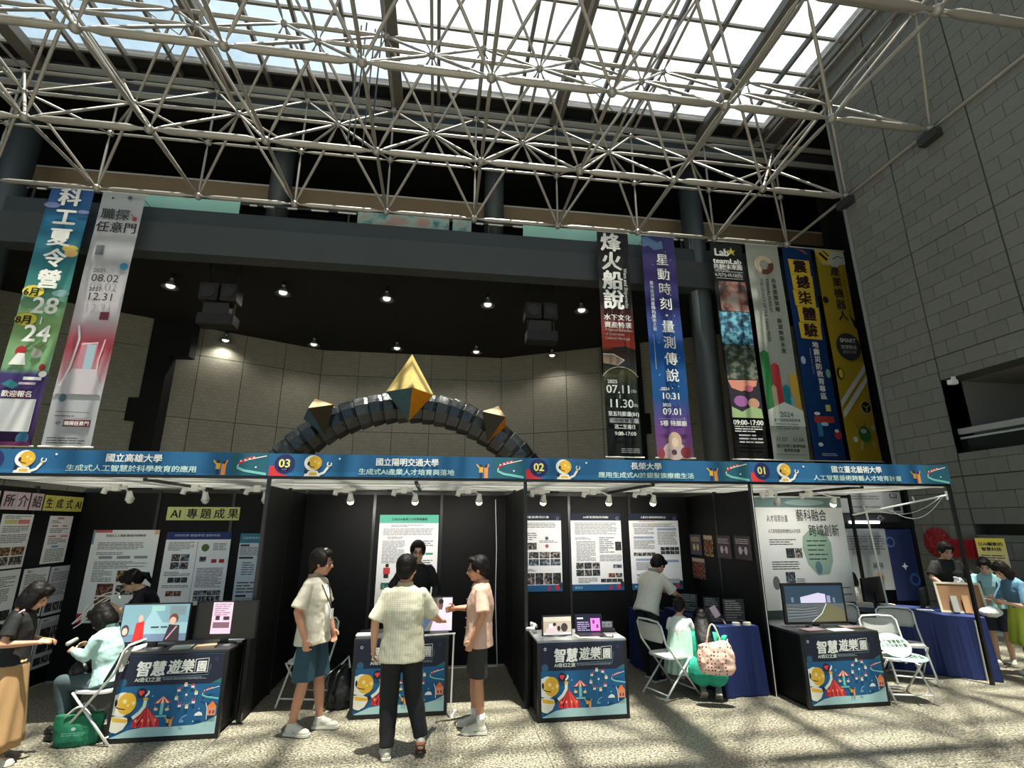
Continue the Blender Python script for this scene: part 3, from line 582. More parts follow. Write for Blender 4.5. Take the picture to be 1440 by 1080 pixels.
for k, x in enumerate((-6.6, 3.1)):
    t = thing('loudspeaker_cluster', ('left' if k == 0 else 'right') + ' dark cluster of loudspeakers hanging under the black ceiling', 'loudspeaker', (x, 15, 7.5))
    bx('lower_cabinet', -.5, .5, -.2, .3, 0, .35, spk, t, bevel=.02); bx('upper_cabinet', -.55, -.02, -.2, .3, .75, 1.3, spk, t, bevel=.02); bx('side_cabinet', .04, .5, -.2, .3, .75, 1.3, spk, t, bevel=.02)
    b = B(); loft(b, [(-.28, -.24, 1.02), (-.28, -.1, 1.02)], [.2, .05], 16); obj('horn', b, spk2, t)
    b = B(); loft(b, [(.27, -.24, 1.02), (.27, -.1, 1.02)], [.17, .05], 16); obj('horn', b, spk2, t)
    bx('middle_plate', -.4, .3, -.1, .2, .38, .72, spk2, t)
    for xx in (-.45, .4): bx('hanger', xx, xx + .04, 0, .04, .3, 2.1, blackm, t)

# ---------------------------------------------------------------- arch with crystals
foil = mat('black_foil', (22, 24, 24), .22, bump=.9, bscale=9, coat=.3); foil2 = mat('grey_film', (44, 47, 46), .3, bump=.8, bscale=7)
ar = thing('inflated_arch', 'black glossy pleated arch with golden crystals behind the booths', 'arch', (-.74, 12.5, 1.05))
NA = 36
for k in range(NA):
    a0 = PI * k / NA; a1 = PI * (k + 1) / NA; b = B()
    rows = []
    for s, fr in ((0, .0), (.5, .25), (1, .95), (.55, 1)):
        a_ = a0 + (a1 - a0) * fr; rr = []
        for q in range(10):
            th = 2 * PI * q / 10; rad = 3.66 + (.36 + .05 * s) * math.cos(th); dep = (.36 + .05 * s) * math.sin(th)
            rr.append(b.verts.new((rad * math.cos(a_), dep, rad * math.sin(a_))))
        rows.append(rr)
    for p, q in zip(rows, rows[1:]):
        for i in range(10): b.faces.new((p[i], p[(i + 1) % 10], q[(i + 1) % 10], q[i]))
    b.faces.new(rows[0][::-1]); b.faces.new(rows[-1]); obj('pleat', b, foil if k % 3 else foil2, ar)
for sx in (-1, 1):
    b = B(); loft(b, [(sx * 3.66, 0, 0), (sx * 3.66, 0, -1.05)], .38, 12); obj('arch_foot', b, foil, ar)
gold = mat('gold_print', (244, 214, 140), .45, var=.3, scale=5); gold2 = mat('amber_foil', (230, 160, 30), .35, var=.3, scale=6); gp = mat('pale_gold', (222, 194, 150), .45, var=.15); tb = mat('blue_grey_print', (78, 112, 122), .5, var=.25, scale=5); brn = mat('bronze_dark', (72, 58, 34), .45)
def crystal(label, loc, w_, hu, hd, rot, mats, roll=0):
    t = thing('paper_crystal', label, 'decoration', loc); t.rotation_euler = (0, roll, rot)
    c = [(w_ * math.cos(PI / 2 * k), w_ * math.sin(PI / 2 * k), 0) for k in range(4)]
    for up, h in ((1, hu), (0, -hd)):
        for k in range(4):
            b = B(); f = [b.verts.new(c[k]), b.verts.new(c[(k + 1) % 4]), b.verts.new((0, 0, h))]; b.faces.new(f if up else f[::-1]); bmesh.ops.solidify(b, geom=b.faces[:], thickness=.01)
            obj('facet', b, mats[(0 if up else 4) + k], t)
crystal('large golden paper crystal at the top of the black arch', (-.74, 11.95, 4.93), .56, .98, .68, R(8), [gold, gold, gold, gold, tb, brn, tb, gold2], 0)
crystal('small golden crystal on the left shoulder of the arch', (-2.78, 11.95, 4.42), .40, .34, .62, R(-20), [gp, gp, gp, gp, brn, tb, tb, brn], R(-22))
crystal('small golden crystal on the right shoulder of the arch', (1.28, 11.95, 4.36), .40, .36, .62, R(35), [gp, gp, gp, gp, gold2, brn, brn, gold2], R(20))

# ================================================================ BOOTHS
PX = [-4.855, -1.90, 1.05, 4.0, 6.95]; FYB, BYB, PH = 6.2, 8.0, 2.36
ceilm = bpy.data.materials.new('white_ceiling_fabric'); ceilm.use_nodes = True; n = ceilm.node_tree.nodes; l = ceilm.node_tree.links
tl = n.new('ShaderNodeBsdfTranslucent'); tl.inputs[0].default_value = (.8, .8, .78, 1); mx = n.new('ShaderNodeMixShader'); mx.inputs[0].default_value = .4
b_ = n['Principled BSDF']; b_.inputs['Base Color'].default_value = (.75, .75, .73, 1); l.new(b_.outputs[0], mx.inputs[1]); l.new(tl.outputs[0], mx.inputs[2]); l.new(mx.outputs[0], n['Material Output'].inputs[0])
def robot(a, x, z, s, arm='up'):
    """white and yellow cartoon robot bust, s = head radius"""
    if arm == 'fas':
        a.poly([(x - 1.1 * s, z - 1.68 * s), (x - .95 * s, z - 1.2 * s), (x - .3 * s, z - .95 * s), (x + .5 * s, z - 1.0 * s), (x + .85 * s, z - 1.68 * s)], wht).poly([(x - .5 * s, z - 1.55 * s), (x - .45 * s, z - 1.2 * s), (x + .4 * s, z - 1.2 * s), (x + .45 * s, z - 1.55 * s)], yel).ell(x - .9 * s, z - 1.15 * s, .22 * s, .22 * s, (24, 26, 40)).line([(x + .7 * s, z - 1.45 * s), (x + 1.3 * s, z - 1.2 * s), (x + 1.75 * s, z - .5 * s)], .3 * s, wht).ring(x + 1.9 * s, z - .1 * s, .26 * s, .13 * s, wht, 10, R(120), R(400)).ell(x + 1.75 * s, z - .42 * s, .16 * s, .11 * s, yel)
    else: a.ell(x - .1 * s, z - 1.75 * s, 1.15 * s, .95 * s, wht).ell(x - .05 * s, z - 1.45 * s, .65 * s, .3 * s, yel).ell(x - .85 * s, z - 1.15 * s, .3 * s, .3 * s, (24, 26, 40))
    if arm == 'up': a.line([(x + .8 * s, z - 1.6 * s), (x + 1.7 * s, z - 1.2 * s), (x + 2.15 * s, z - .3 * s)], .36 * s, wht).ring(x + 2.4 * s, z + .05 * s, .3 * s, .14 * s, wht, 10, R(120), R(400)).ell(x + 2.2 * s, z - .25 * s, .2 * s, .14 * s, yel)
    a.ell(x - .15 * s, z, 1.05 * s, 1.0 * s, wht).ell(x + .12 * s, z + .02 * s, .85 * s, .88 * s, yel).ell(x - .65 * s, z - .1 * s, .16 * s, .26 * s, (24, 26, 40)).line([(x - .62 * s, z - .3 * s), (x - .3 * s, z - .5 * s), (x + .1 * s, z - .55 * s)], .1 * s, (24, 26, 40)).ell(x + .1 * s, z + .2 * s, .17 * s, .17 * s, (240, 214, 130)).ell(x + .55 * s, z - .05 * s, .15 * s, .15 * s, (240, 214, 130))
def people_fig(a, x, z, h):
    a.ell(x, z + h * .82, h * .09, h * .1, (60, 40, 40)).rect(x - h * .13, x + h * .13, z + h * .35, z + h * .72, yel).rect(x - h * .1, x + h * .08, z, z + h * .36, (30, 50, 90)).line([(x - h * .1, z + h * .65), (x - h * .3, z + h * .9)], h * .09, yel)
    a.ell(x + h * .33, z + h * .78, h * .08, h * .09, (60, 40, 40)).rect(x + h * .2, x + h * .46, z, z + h * .68, (232, 150, 70)).line([(x + h * .4, z + h * .6), (x + h * .52, z + h * .92)], h * .08, (232, 150, 70))
def coaster(a, x0, x1, z0, z1):
    w_ = x1 - x0; h = z1 - z0
    a.line([(x0 + .02 * w_, z0 + .42 * h), (x0 + .1 * w_, z0 + .62 * h), (x0 + .35 * w_, z0 + .78 * h), (x0 + .95 * w_, z1)], .05 * h, wht)
    a.line([(x0 + .05 * w_, z0 + .56 * h), (x0 + .3 * w_, z0 + .82 * h), (x0 + .6 * w_, z0 + .94 * h)], .1 * h, red_)
    a.line([(x0 + .02 * w_, z0 + .38 * h), (x0 + .25 * w_, z0 + .22 * h), (x1, z0 + .04 * h)], .13 * h, tealc)
    for k in range(4): a.ell(x0 + (.12 + .14 * k) * w_, z0 + (.72 + .06 * k) * h, .03 * w_, .04 * h, wht)
def fascia(par, x0, x1, num, l1, l2, w1, w2, y0=FYB - .03):
    f = bx('fascia_board', 0, x1 - x0, -.02, .02, 2.465, 2.72, ink(fas_blue), par); f.location = (x0, y0 - par.location.y, 0); f.location.x = x0 - par.location.x
    W = x1 - x0; a = Art(f, -.021, 'fascia_artwork')
    a.rect(W * .86, W * .995, 2.47, 2.715, (26, 92, 110)).poly([(0, 2.466), (0, 2.5), (W * .3, 2.52), (W * .6, 2.49), (W * .85, 2.48), (W * .85, 2.466)], (30, 104, 152))
    a.poly([(.0, 2.467), (.2, 2.467), (.12, 2.50), (.05, 2.58), (0, 2.58)], red_).ell(.16, 2.60, .112, .112, (24, 34, 92))
    a2 = Art(f, -.0245, 'fascia_robot'); robot(a2, .48, 2.618, .09, 'fas'); a2.done()
    people_fig(a, W * .815, 2.47, .18); coaster(a, W * .88, W * .99, 2.475, 2.69)
    a.ell(.76, 2.67, .012, .012, wht).ell(W * .95, 2.56, .01, .01, wht); a.done()
    if num: text(f, num, .16, 2.565, .13, (236, 230, 120), y=-.0262, bold=.025, align='CENTER')
    text(f, '• • •', .16, 2.53, .03, wht, y=-.0262, align='CENTER')
    t1 = text(f, l1, W * .52, 2.606, .095, wht, y=-.0262, bold=.022, align='CENTER', width=w1); t2 = text(f, l2, W * .52, 2.5, .075, (200, 226, 214), y=-.0262, bold=.016, align='CENTER', width=w2)
    return f
def booth(i, label, num, l1, l2, w1, w2, left=True, right=True, back=3):
    x0, x1 = PX[i], PX[i + 1]; t = thing('exhibition_booth', label, 'booth', (x0, FYB, 0)); W = x1 - x0; D = BYB - FYB
    pw = W / 3
    for k in range(back): bx('back_panel', k * pw + .02, (k + 1) * pw - .02, D - .03, D, .02, PH, black, t)
    for k in range(back + 1):
        if k: bx('panel_post', k * pw - .02, k * pw + .02, D - .045, D + .01, 0, PH + .03, blackm, t)
    bx('base_rail', .03, back * pw - .02, D - .04, D + .005, 0, .02, mat('silver_rail', (150, 150, 148), .4), t)
    if left:
        for k in range(2): bx('side_panel', -.015, .015, k * D / 2 + .02, (k + 1) * D / 2 - .02, .02, PH, black, t)
        bx('panel_post', -.02, .02, D / 2 - .02, D / 2 + .02, 0, PH + .03, blackm, t); bx('panel_post', -.02, .02, D - .02, D + .02, 0, PH + .03, blackm, t)
    bx('corner_post', -.02, .016, -.022, .022, 0, 2.72, blackm, t)
    if right: bx('corner_post', W - .018, W + .018, -.02, .02, 0, 2.72, blackm, t)
    if i == 2: bx('edge_strip', W - .006, W + .002, -.028, -.022, 0, 2.44, whitem, t)
    bx('front_rail', .025, W - .025, -.02, .02, 2.435, 2.465, blackm, t); bx('light_rail', .05, W - .05, .03, .05, 2.42, 2.435, whitem, t)
    bx('back_rail', .02, W - .02, D - .035, D + .01, PH, PH + .05, blackm, t)
    nc = 2
    for k in range(nc): bx('ceiling_sheet', k * W / nc + .003, (k + 1) * W / nc - .003, .05, D + .02, 2.435, 2.441, ceilm, t)
    bx('ceiling_bar', W * .55, W * .55 + .04, .02, D - .04, 2.40, 2.434, blackm, t)
    fascia(t, x0, x1, num, l1, l2, w1, w2); return t
booth(0, 'black exhibition booth at the far left with handwritten coloured title cards', '04', '國立高雄大學', '生成式人工智慧於科學教育的應用', .56, 1.3)
booth(1, 'black exhibition booth numbered 03 with a single mint-headed poster', '03', '國立陽明交通大學', '生成式AI產業人才培育與落地', .72, 1.1)
booth(2, 'black exhibition booth numbered 02 with three navy-headed posters', '02', '長榮大學', '應用生成式AI於銀髮族療癒生活', .4, 1.25)
b1 = booth(3, 'open exhibition booth numbered 01 at the right with a white backdrop', '01', '國立臺北藝術大學', '人工智慧藝術跨藝人才培育計畫', .74, 1.3, back=0)
bx('corner_post', 2.93, 2.97, 1.76, 1.8, 0, 2.42, blackm, b1); bx('back_panel', .02, 1.1, 1.77, 1.8, .02, PH, black, b1)

# spot lamps on arms
def spot_lamp(x, y, z, lit, reach, label, side=1):
    t = thing('spot_lamp', label, 'lamp', (x, y, z), group='white spot lamps on the booth rails')
    bx('clamp', -.04, .04, -.03, .03, -.02, .06, whitem, t, bevel=.006)
    b = B(); loft(b, [(-.11, 0, 0), (.11, 0, .02)], .022, 10); loft(b, [(-.11, 0, .02), (-.13, 0, -.05)], .03, 10); obj('fixture_bar', b, whitem, t, smooth=True)
    b = B(); ex = side * reach; loft(b, [(0, 0, 0), (ex * .5, .02, .02), (ex, .04, -.03)], .009, 8); obj('arm', b, whitem, t)
    b = B(); loft(b, [(ex, .04, -.02), (ex, .06, -.07), (ex, .08, -.11)], [.025, .035, .05], 14); obj('lamp_head', b, whitem, t, smooth=True)
    b = B(); ball(b, (ex, .085, -.12), .04, 12, 8); obj('bulb', b, mat('bulb_lit', (255, 244, 214), emit=9) if lit else mat('bulb_unlit', (220, 220, 214), .2), t, smooth=True)
    if lit:
        ld = bpy.data.lights.new('spot', 'SPOT'); ld.energy = 24; ld.spot_size = R(95); ld.spot_blend = .9; ld.color = (1, .95, .86); ld.shadow_soft_size = .04
        lo = bpy.data.objects.new('lamp_light', ld); COL.objects.link(lo); lo.parent = t; lo.location = (ex, .14, -.13); lo.rotation_euler = (R(62), 0, 0)
for x, lit, reach, lb in ((-3.70, 0, .12, 'white spot lamp cluster at the left of the leftmost booth rail'), (-2.85, 0, .1, 'white spot lamp near the middle of the leftmost booth rail'), (-2.15, 0, .08, 'white spot lamp at the right end of the leftmost booth rail'),
                          (-1.12, 1, .05, 'spot lamp on the left of the booth 03 rail'), (-.42, 1, .14, 'lit spot lamp over the poster in booth 03'), (.38, 1, .15, 'lit spot lamp on the right of the booth 03 rail'),
                          (1.33, 1, .04, 'lit spot lamp at the left of the booth 02 rail'), (2.02, 1, .24, 'lit spot lamp low over the middle poster of booth 02'), (2.72, 1, .16, 'lit spot lamp over the right poster of booth 02'),
                          (4.55, 0, .15, 'unlit white spot lamp at the left of the booth 01 rail'), (5.15, 1, .42, 'bright spot lamp on a long arm in booth 01')):
    spot_lamp(x, 6.62, 2.33, lit, reach, lb)

# ---------------------------------------------------------------- posters
phs = [photo('ph_a', (20, 20, 22), (70, 66, 62), (170, 164, 156), 28), photo('ph_b', (40, 26, 18), (120, 84, 50), (190, 160, 110), 26), photo('ph_c', (24, 28, 34), (60, 70, 80), (150, 160, 170), 24), photo('ph_d', (60, 16, 18), (110, 50, 40), (160, 130, 110), 30), photo('ph_e', (14, 14, 16), (34, 36, 40), (96, 98, 104), 30)]
def board(label, x, y, z, w_, h, rz=0, col=None, name='poster', cat='poster', tilt=0, th=.006):
    """x,y,z = top-left corner seen from the front"""
    o = bx(name, 0, w_, -th / 2, th / 2, -h, 0, col or paper); o.location = (x, y, z); o.rotation_euler = (tilt, 0, rz); tag(o, label, cat); return o
def sheet(o, w_, h, head=None, headc=None, hh=.07, plan=(), y0=-.0035, tx=None):
    a = Art(o, y0)
    if headc: a.rect(0, w_, -hh, 0, headc)
    for p in plan:
        k = p[0]
        if k == 'r': a.rows(p[1] * w_, p[2] * w_, -p[3] * h, -p[4] * h, p[5] if len(p) > 5 else .02, p[6] if len(p) > 6 else (96, 96, 100))
        elif k == 'b': a.rect(p[1] * w_, p[2] * w_, -p[4] * h, -p[3] * h, p[5])
        elif k == 'g':
            x0, x1, z0, z1, nx_, nz_, ms = p[1:8]
            for i in range(nx_):
                for j in range(nz_):
                    cw = (x1 - x0) / nx_; ch = (z1 - z0) / nz_
                    a.rect((x0 + cw * i + cw * .04) * w_, (x0 + cw * (i + 1) - cw * .04) * w_, -(z0 + ch * (j + 1) - ch * .06) * h, -(z0 + ch * j + ch * .06) * h, ms[(i * 3 + j) % len(ms)])
        elif k == 'e': a.ell(p[1] * w_, -p[2] * h, p[3] * w_, p[3] * w_, p[4])
    a.done()
    if head: text(o, head[0], head[1] * w_, -head[2] * h, head[3], head[4], y=y0 - .004, bold=.012, width=(head[5] * w_ if len(head) > 5 else None), align='CENTER' if len(head) > 6 else 'LEFT')
PY = BYB - .045
g = (150, 152, 158)
# booth 04 back wall
o = board('large white poster with a pink corner behind the woman with the headset', -3.70 - .92, PY, 1.86, .83, 1.17)
sheet(o, .83, 1.17, ('生成式人工智慧 應用於科學教育', .2, .075, .035, (60, 40, 44), .6), None, plan=[('b', 0, .28, 0, .03, (206, 96, 110)), ('b', 0, .03, 0, .16, (120, 160, 176)), ('b', 0, .08, .9, 1, (176, 40, 50)), ('b', .93, 1, 0, .05, (230, 190, 150)), ('r', .1, .8, .14, .22), ('r', .1, .5, .25, .28), ('b', .15, .35, .29, .32, g), ('b', .42, .62, .29, .32, g), ('b', .68, .88, .29, .32, g), ('r', .1, .9, .35, .42), ('r', .1, .4, .44, .56), ('g', .46, .74, .44, .58, 1, 1, [phs[1]]), ('g', .2, .46, .58, .86, 1, 2, [phs[3]]), ('g', .48, .8, .6, .72, 1, 1, [phs[0]]), ('r', .2, .9, .9, .97), ('g', .12, .42, .86, .98, 1, 1, [phs[2]])])
o = board('tall white poster with a dark blue header in the leftmost booth', -3.69, PY, 1.83, .84, .95)
sheet(o, .84, .95, ('材料科學 機器學習 圖像辨識', .12, .06, .035, (180, 190, 220), .7), (30, 54, 110), .1, plan=[('b', .49, .5, .13, .98, (170, 170, 174)), ('r', .05, .45, .14, .26), ('g', .12, .4, .3, .52, 2, 2, [phs[0], phs[2]]), ('r', .05, .45, .55, .6), ('g', .12, .42, .62, .70, 3, 1, [phs[4]]), ('r', .05, .45, .73, .77), ('g', .12, .36, .8, .88, 2, 1, [phs[3]]), ('e', .62, .22, .06, (90, 112, 56)), ('r', .74, .95, .16, .26), ('g', .55, .66, .34, .42, 1, 1, [phs[2]]), ('b', .74, .82, .38, .43, (180, 40, 50)), ('b', .86, .94, .38, .43, (180, 40, 50)), ('r', .54, .95, .5, .76), ('g', .54, .95, .8, .95, 6, 2, [phs[2], phs[0]])])
o = board('narrow pale blue poster at the right end of the leftmost booth', -2.73, PY, 1.81, .34, .92, col=mat('paper_blue', (220, 230, 236), .6))
sheet(o, .34, .92, ('深度學習應用', .1, .08, .035, (190, 220, 230), .7), (60, 130, 156), .13, plan=[('b', .05, .4, .16, .19, (60, 62, 66)), ('r', .05, .95, .2, .32), ('b', .05, .6, .34, .37, (60, 62, 66)), ('r', .2, .7, .42, .6, .03), ('r', .1, .9, .7, .85, .04), ('b', .1, .5, .88, .91, (60, 62, 66)), ('r', .1, .9, .93, .97)])
# handwritten card row "AI專題成果"
gr = ['AI', '專', '題', '成', '果']
yc = mat('card_yellow', (206, 212, 140), .7); yc2 = mat('card_yellow2', (216, 206, 104), .7); pc = mat('card_pink', (220, 198, 208), .7)
x = -3.74
for ch in gr:
    wd = .24 if ch == 'AI' else .18
    o = board('pale yellow card with handwritten %s above the blue-headed poster, %s of the row' % (ch, dict(zip(gr, ('first', 'second', 'third', 'fourth', 'last')))[ch]), x, PY, 2.17, wd - .004, .18, col=yc, name='title_card', cat='card'); text(o, ch, (wd) / 2, -.145, .15, (20, 20, 20), y=-.006, align='CENTER', bold=.015); x += wd
LX = PX[0] + .022
for ch, ya in (('所', 6.98 - .0), ('介', 7.18 - .0), ('紹', 7.42 - .0)): pass
def lboard(label, y0, z, w_, h, **k): return board(label, LX, y0, z, w_, h, rz=R(90), **k)
for ch, ya in (('究', 6.36), ('所', 6.60), ('介', 6.80), ('紹', 7.02)):
    o = lboard('pink card with handwritten %s, %s pink card on the left side wall' % (ch, {'究': 'foremost', '所': 'second', '介': 'third', '紹': 'deepest'}[ch]), ya, 2.30, .19, .2, col=pc, name='title_card', cat='card'); text(o, ch, .095, -.155, .15, (30, 26, 30), y=-.006, align='CENTER', bold=.012)
for ch, ya in (('生', 7.24), ('成', 7.42), ('式', 7.60), ('AI', 7.78)):
    o = lboard('yellow card with handwritten %s, %s yellow card on the left side wall' % (ch, {'生': 'foremost', '成': 'second', '式': 'third', 'AI': 'deepest'}[ch]), ya, 2.29, .17, .19, col=yc2, name='title_card', cat='card'); text(o, ch, .085, -.145, .13, (20, 20, 20), y=-.006, align='CENTER', bold=.02)
pl1 = [('r', .08, .92, .03, .08), ('b', .1, .5, .1, .18, (214, 206, 130)), ('b', .52, .9, .1, .18, (220, 130, 120)), ('r', .08, .92, .22, .34), ('r', .08, .92, .38, .52), ('g', .05, .95, .6, .95, 2, 2, [phs[1], phs[0], phs[2]])]
o = lboard('white sheet with food photographs in the upper row on the left side wall', 6.66, 2.05, .46, .60); sheet(o, .46, .6, plan=pl1)
o = lboard('narrow white sheet with a flow chart on the left side wall', 7.40, 2.04, .42, .58)
sheet(o, .42, .58, ('應用說明', .3, .07, .03, (190, 60, 50)), plan=[('r', .1, .5, .1, .14), ('b', .15, .4, .2, .23, (210, 120, 110)), ('b', .6, .8, .2, .23, (210, 120, 110)), ('r', .1, .9, .27, .37), ('b', .1, .4, .42, .45, (210, 120, 110)), ('b', .6, .9, .42, .45, (210, 120, 110)), ('r', .1, .9, .48, .6), ('b', .3, .6, .63, .67, (110, 160, 180)), ('r', .1, .9, .7, .95)])
for k, (ya, za, w_, h, lb) in enumerate(((6.62, 1.43, .5, .58, 'white sheet with a teal heading in the lower left row of the side wall'), (7.18, 1.42, .42, .58, 'white sheet with a red heading behind the standing woman'), (7.63, 1.41, .44, .58, 'grey sheet with small dark photographs on the side wall'), (7.22, .81, .40, .58, 'bottom white sheet of the side wall, half hidden by the woman'), (7.64, .80, .44, .58, 'bottom grey sheet with six dark photographs on the side wall'))):
    o = lboard(lb, ya, za, w_, h, col=mat('paper_grey', (214, 214, 222), .6) if k in (2, 4) else None)
    sheet(o, w_, h, ('專題 %s' % '一二三四五'[k], .1, .08, .03, ((60, 140, 150), (180, 60, 60), (120, 60, 80), (120, 60, 80), (120, 60, 80))[k]), plan=[('r', .08, .92, .12, .3), ('r', .08, .8, .35, .6 if k not in (3, 4) else .4)] + ([('g', .05, .95, .74, .95, 3, 1, [phs[4], phs[0]])] if k < 3 else [('g', .06, .95, .2, .45, 2, 1, [phs[4], phs[0]]), ('g', .06, .95, .5, .72, 2, 1, [phs[4]]), ('g', .05, .95, .78, .95, 3, 1, [phs[4], phs[0]])]))
# booth 03
o = board('tall white poster with a mint header on the back wall of booth 03', -.83, PY, 2.07, .86, 1.42)
sheet(o, .86, 1.42, ('生成式AI產業人才培育與應用', .2, .055, .04, (30, 60, 56), .6), (96, 186, 164), .12, plan=[('r', .2, .75, .1, .12), ('r', .07, .92, .14, .2), ('r', .15, .4, .22, .24), ('r', .07, .45, .26, .48), ('r', .75, .92, .26, .32, .03), ('b', .8, .92, .38, .4, (60, 140, 130)), ('r', .75, .92, .45, .6, .03), ('e', .17, .5, .03, (40, 26, 30)), ('b', .11, .22, .52, .58, (206, 60, 64)), ('b', .12, .2, .58, .62, (50, 24, 26)), ('g', .07, .35, .66, .73, 1, 1, [photo('ph_teal', (16, 50, 50), (40, 100, 90), (120, 160, 140), 30)]), ('r', .07, .9, .78, .95)])
# booth 02
def navyposter(label, x, w_, plan, ttl):
    o = board(label, x, PY, 2.10, w_, 1.13, col=ink(navy))
    a = Art(o, -.0035, 'printed_sheet'); a.rect(.0, w_, -1.04, -.11, (242, 242, 244)).rect(0, w_, -1.13, -1.04, (26, 92, 140)).ell(w_ * .9, -1.08, .035, .035, (200, 40, 70)).ell(w_ * .74, -1.09, .03, .03, (160, 50, 80)).ell(w_ * .97, -1.04, .03, .04, (30, 60, 56)).ring(w_ * .93, -.075, .02, .006, (150, 156, 190)).done()
    sheet(o, w_, 1.13, (ttl, .5, .065, .035, wht, .5, 1), plan=plan, y0=-.006)
    text(o, '教育部', .04, -1.1, .04, (150, 200, 220), y=-.009, bold=.01)
navyposter('navy-framed poster at the left of booth 02 with a grid of photographs', 1.14, .76, [('r', .1, .9, .13, .2), ('r', .1, .5, .26, .34, .03), ('e', .7, .33, .035, (90, 92, 120)), ('e', .7, .43, .035, (180, 80, 90)), ('r', .55, .95, .36, .38), ('g', .1, .5, .38, .48, 2, 1, [phs[0]]), ('g', .1, .98, .5, .68, 4, 2, [phs[0], phs[2], phs[1]]), ('r', .1, .7, .72, .74), ('g', .1, .98, .76, .92, 5, 1, [phs[4], phs[0]])], '銀髮族應用計畫')
navyposter('navy-framed poster in the middle of booth 02 with two text columns', 2.05, .81, [('r', .08, .92, .13, .28), ('r', .08, .4, .32, .34), ('r', .1, .48, .37, .62), ('r', .55, .85, .32, .52, .03), ('g', .86, .99, .37, .5, 1, 1, [phs[4]]), ('r', .55, .99, .55, .63), ('g', .08, .55, .64, .82, 3, 2, [phs[0], phs[4]]), ('g', .8, .98, .67, .72, 1, 1, [phs[2]]), ('g', .7, .98, .78, .84, 2, 1, [phs[3], phs[0]]), ('r', .12, .5, .84, .91), ('g', .55, .98, .85, .9, 4, 1, [phs[4]])], 'AI學習歷程與規劃')
bl = (150, 170, 196)
navyposter('navy-framed poster at the right of booth 02 with blue subheadings', 2.99, .82, [('r', .2, .7, .11, .12, .015, (200, 100, 100)), ('r', .08, .92, .14, .18), ('r', .1, .5, .2, .28), ('b', .08, .48, .31, .34, bl), ('b', .56, .95, .2, .23, bl), ('r', .56, .95, .25, .42), ('r', .08, .5, .36, .48), ('g', .6, .98, .45, .55, 4, 2, [phs[4]]), ('g', .06, .5, .52, .57, 5, 1, [phs[0]]), ('b', .1, .5, .6, .63, bl), ('r', .1, .5, .65, .75), ('b', .56, .95, .62, .65, bl), ('b', .1, .5, .8, .83, bl), ('r', .1, .95, .85, .91)], '計畫宗旨 銀髮照護與療癒生活')
SX = PX[3] - .022
for lb, ya, z, w_, h, c1, c2 in (('small purple card at the deep end of the side wall of booth 02', 7.93, 1.78, .35, .3, (92, 82, 100), (214, 196, 120)), ('small orange picture card beside the purple card in booth 02', 7.50, 1.78, .26, .30, None, 0), ('small picture card of red buildings below the purple card', 7.92, 1.44, .40, .30, None, 1), ('mauve card with a hand gesture drawing, left of the pair', 7.13, 1.78, .36, .30, (86, 70, 76), (206, 196, 200)), ('dark mauve card with a hand gesture drawing nearest the booth front', 6.68, 1.79, .38, .30, (72, 62, 68), (206, 196, 200))):
    o = board(lb, SX, ya, z, w_, h, rz=R(-90), col=(ink(c1) if c1 else phs[1 if c2 == 0 else 3]), name='picture_card', cat='card')
    a = Art(o, -.0035)
    if c1: a.rows(.04, w_ - .04, -.04, -.1, .025, c2).ell(w_ * .35, -h * .62, .04, .05, c2).ell(w_ * .68, -h * .62, .035, .05, c2).rect(w_ * .46, w_ * .54, -h * .64, -h * .60, c2)
    else: a.rect(.01, w_ - .01, -.06, -.01, (190, 180, 160)).rect(w_ * .3, w_ * .6, -h * .8, -h * .3, (150, 60, 44))
    a.done()
# booth 01 backdrop
bw = mat('backdrop_white', (232, 234, 232), .7, var=.06, scale=1.5)
bd = thing('fabric_backdrop', 'tall white printed backdrop with a green blot in booth 01', 'backdrop', (4.08, 7.9, 2.36))
o = bx('backdrop_sheet', 0, 2.62, -.006, .006, -2.3, 0, bw, bd); W = 2.62; bd.location.x = 5.13; bd.scale = (.6, 1, 1)
a = Art(o, -.0075)
a.rect(0, W, -.16, 0, (104, 130, 132)).ell(1.5, -.08, .6, .05, (150, 176, 176)).rect(0, W, -2.3, -1.72, (62, 80, 80))
for q in range(5): a.line([(1.7, -1.75 - q * .04), (2.0, -1.95 - q * .03), (2.55, -2.15 + q * .02)], .006, (130, 140, 140))
a.poly([(1.3, -.62), (1.55, -.5), (1.95, -.52), (2.12, -.72), (2.1, -1.0), (1.95, -1.2), (1.6, -1.22), (1.35, -1.05), (1.25, -.8)], (150, 178, 160))
a.ell(1.65, -1.1, .1, .1, (96, 128, 140)).rows(1.4, 2.0, -.68, -.98, .07, (40, 56, 48), fill=.25)
a.rows(.3, 1.1, -.66, -.76, .035).rect(.75, 1.0, -.95, -.8, phs[4]).rect(1.02, 1.22, -.95, -.8, phs[0]).rows(.3, 1.1, -1.0, -1.12, .035).rect(.65, .92, -1.34, -1.16, phs[2]).rows(.96, 1.2, -1.26, -1.34, .03).rows(.5, 1.3, -1.4, -1.5, .035).rect(.55, .85, -1.68, -1.52, phs[0]).rows(1.4, 2.5, -1.4, -1.44, .03).rows(1.4, 2.5, -1.5, -1.53, .03).rows(1.8, 2.5, -1.62, -1.64, .03).ell(.36, -1.32, .1, .1, (110, 114, 112))
a.done()
text(o, '藝科融合', 1.18, -.36, .2, (30, 32, 34), y=-.0135, bold=.004, width=.9); text(o, '跨域創新', 1.5, -.6, .2, (30, 32, 34), y=-.0135, bold=.004, width=.9); text(o, '人才培育計畫', .3, -.38, .12, (80, 84, 86), y=-.0135, width=.62); text(o, '人工智慧藝術跨域數位人才培育', .3, -.56, .07, (100, 104, 106), y=-.0135, width=.95)
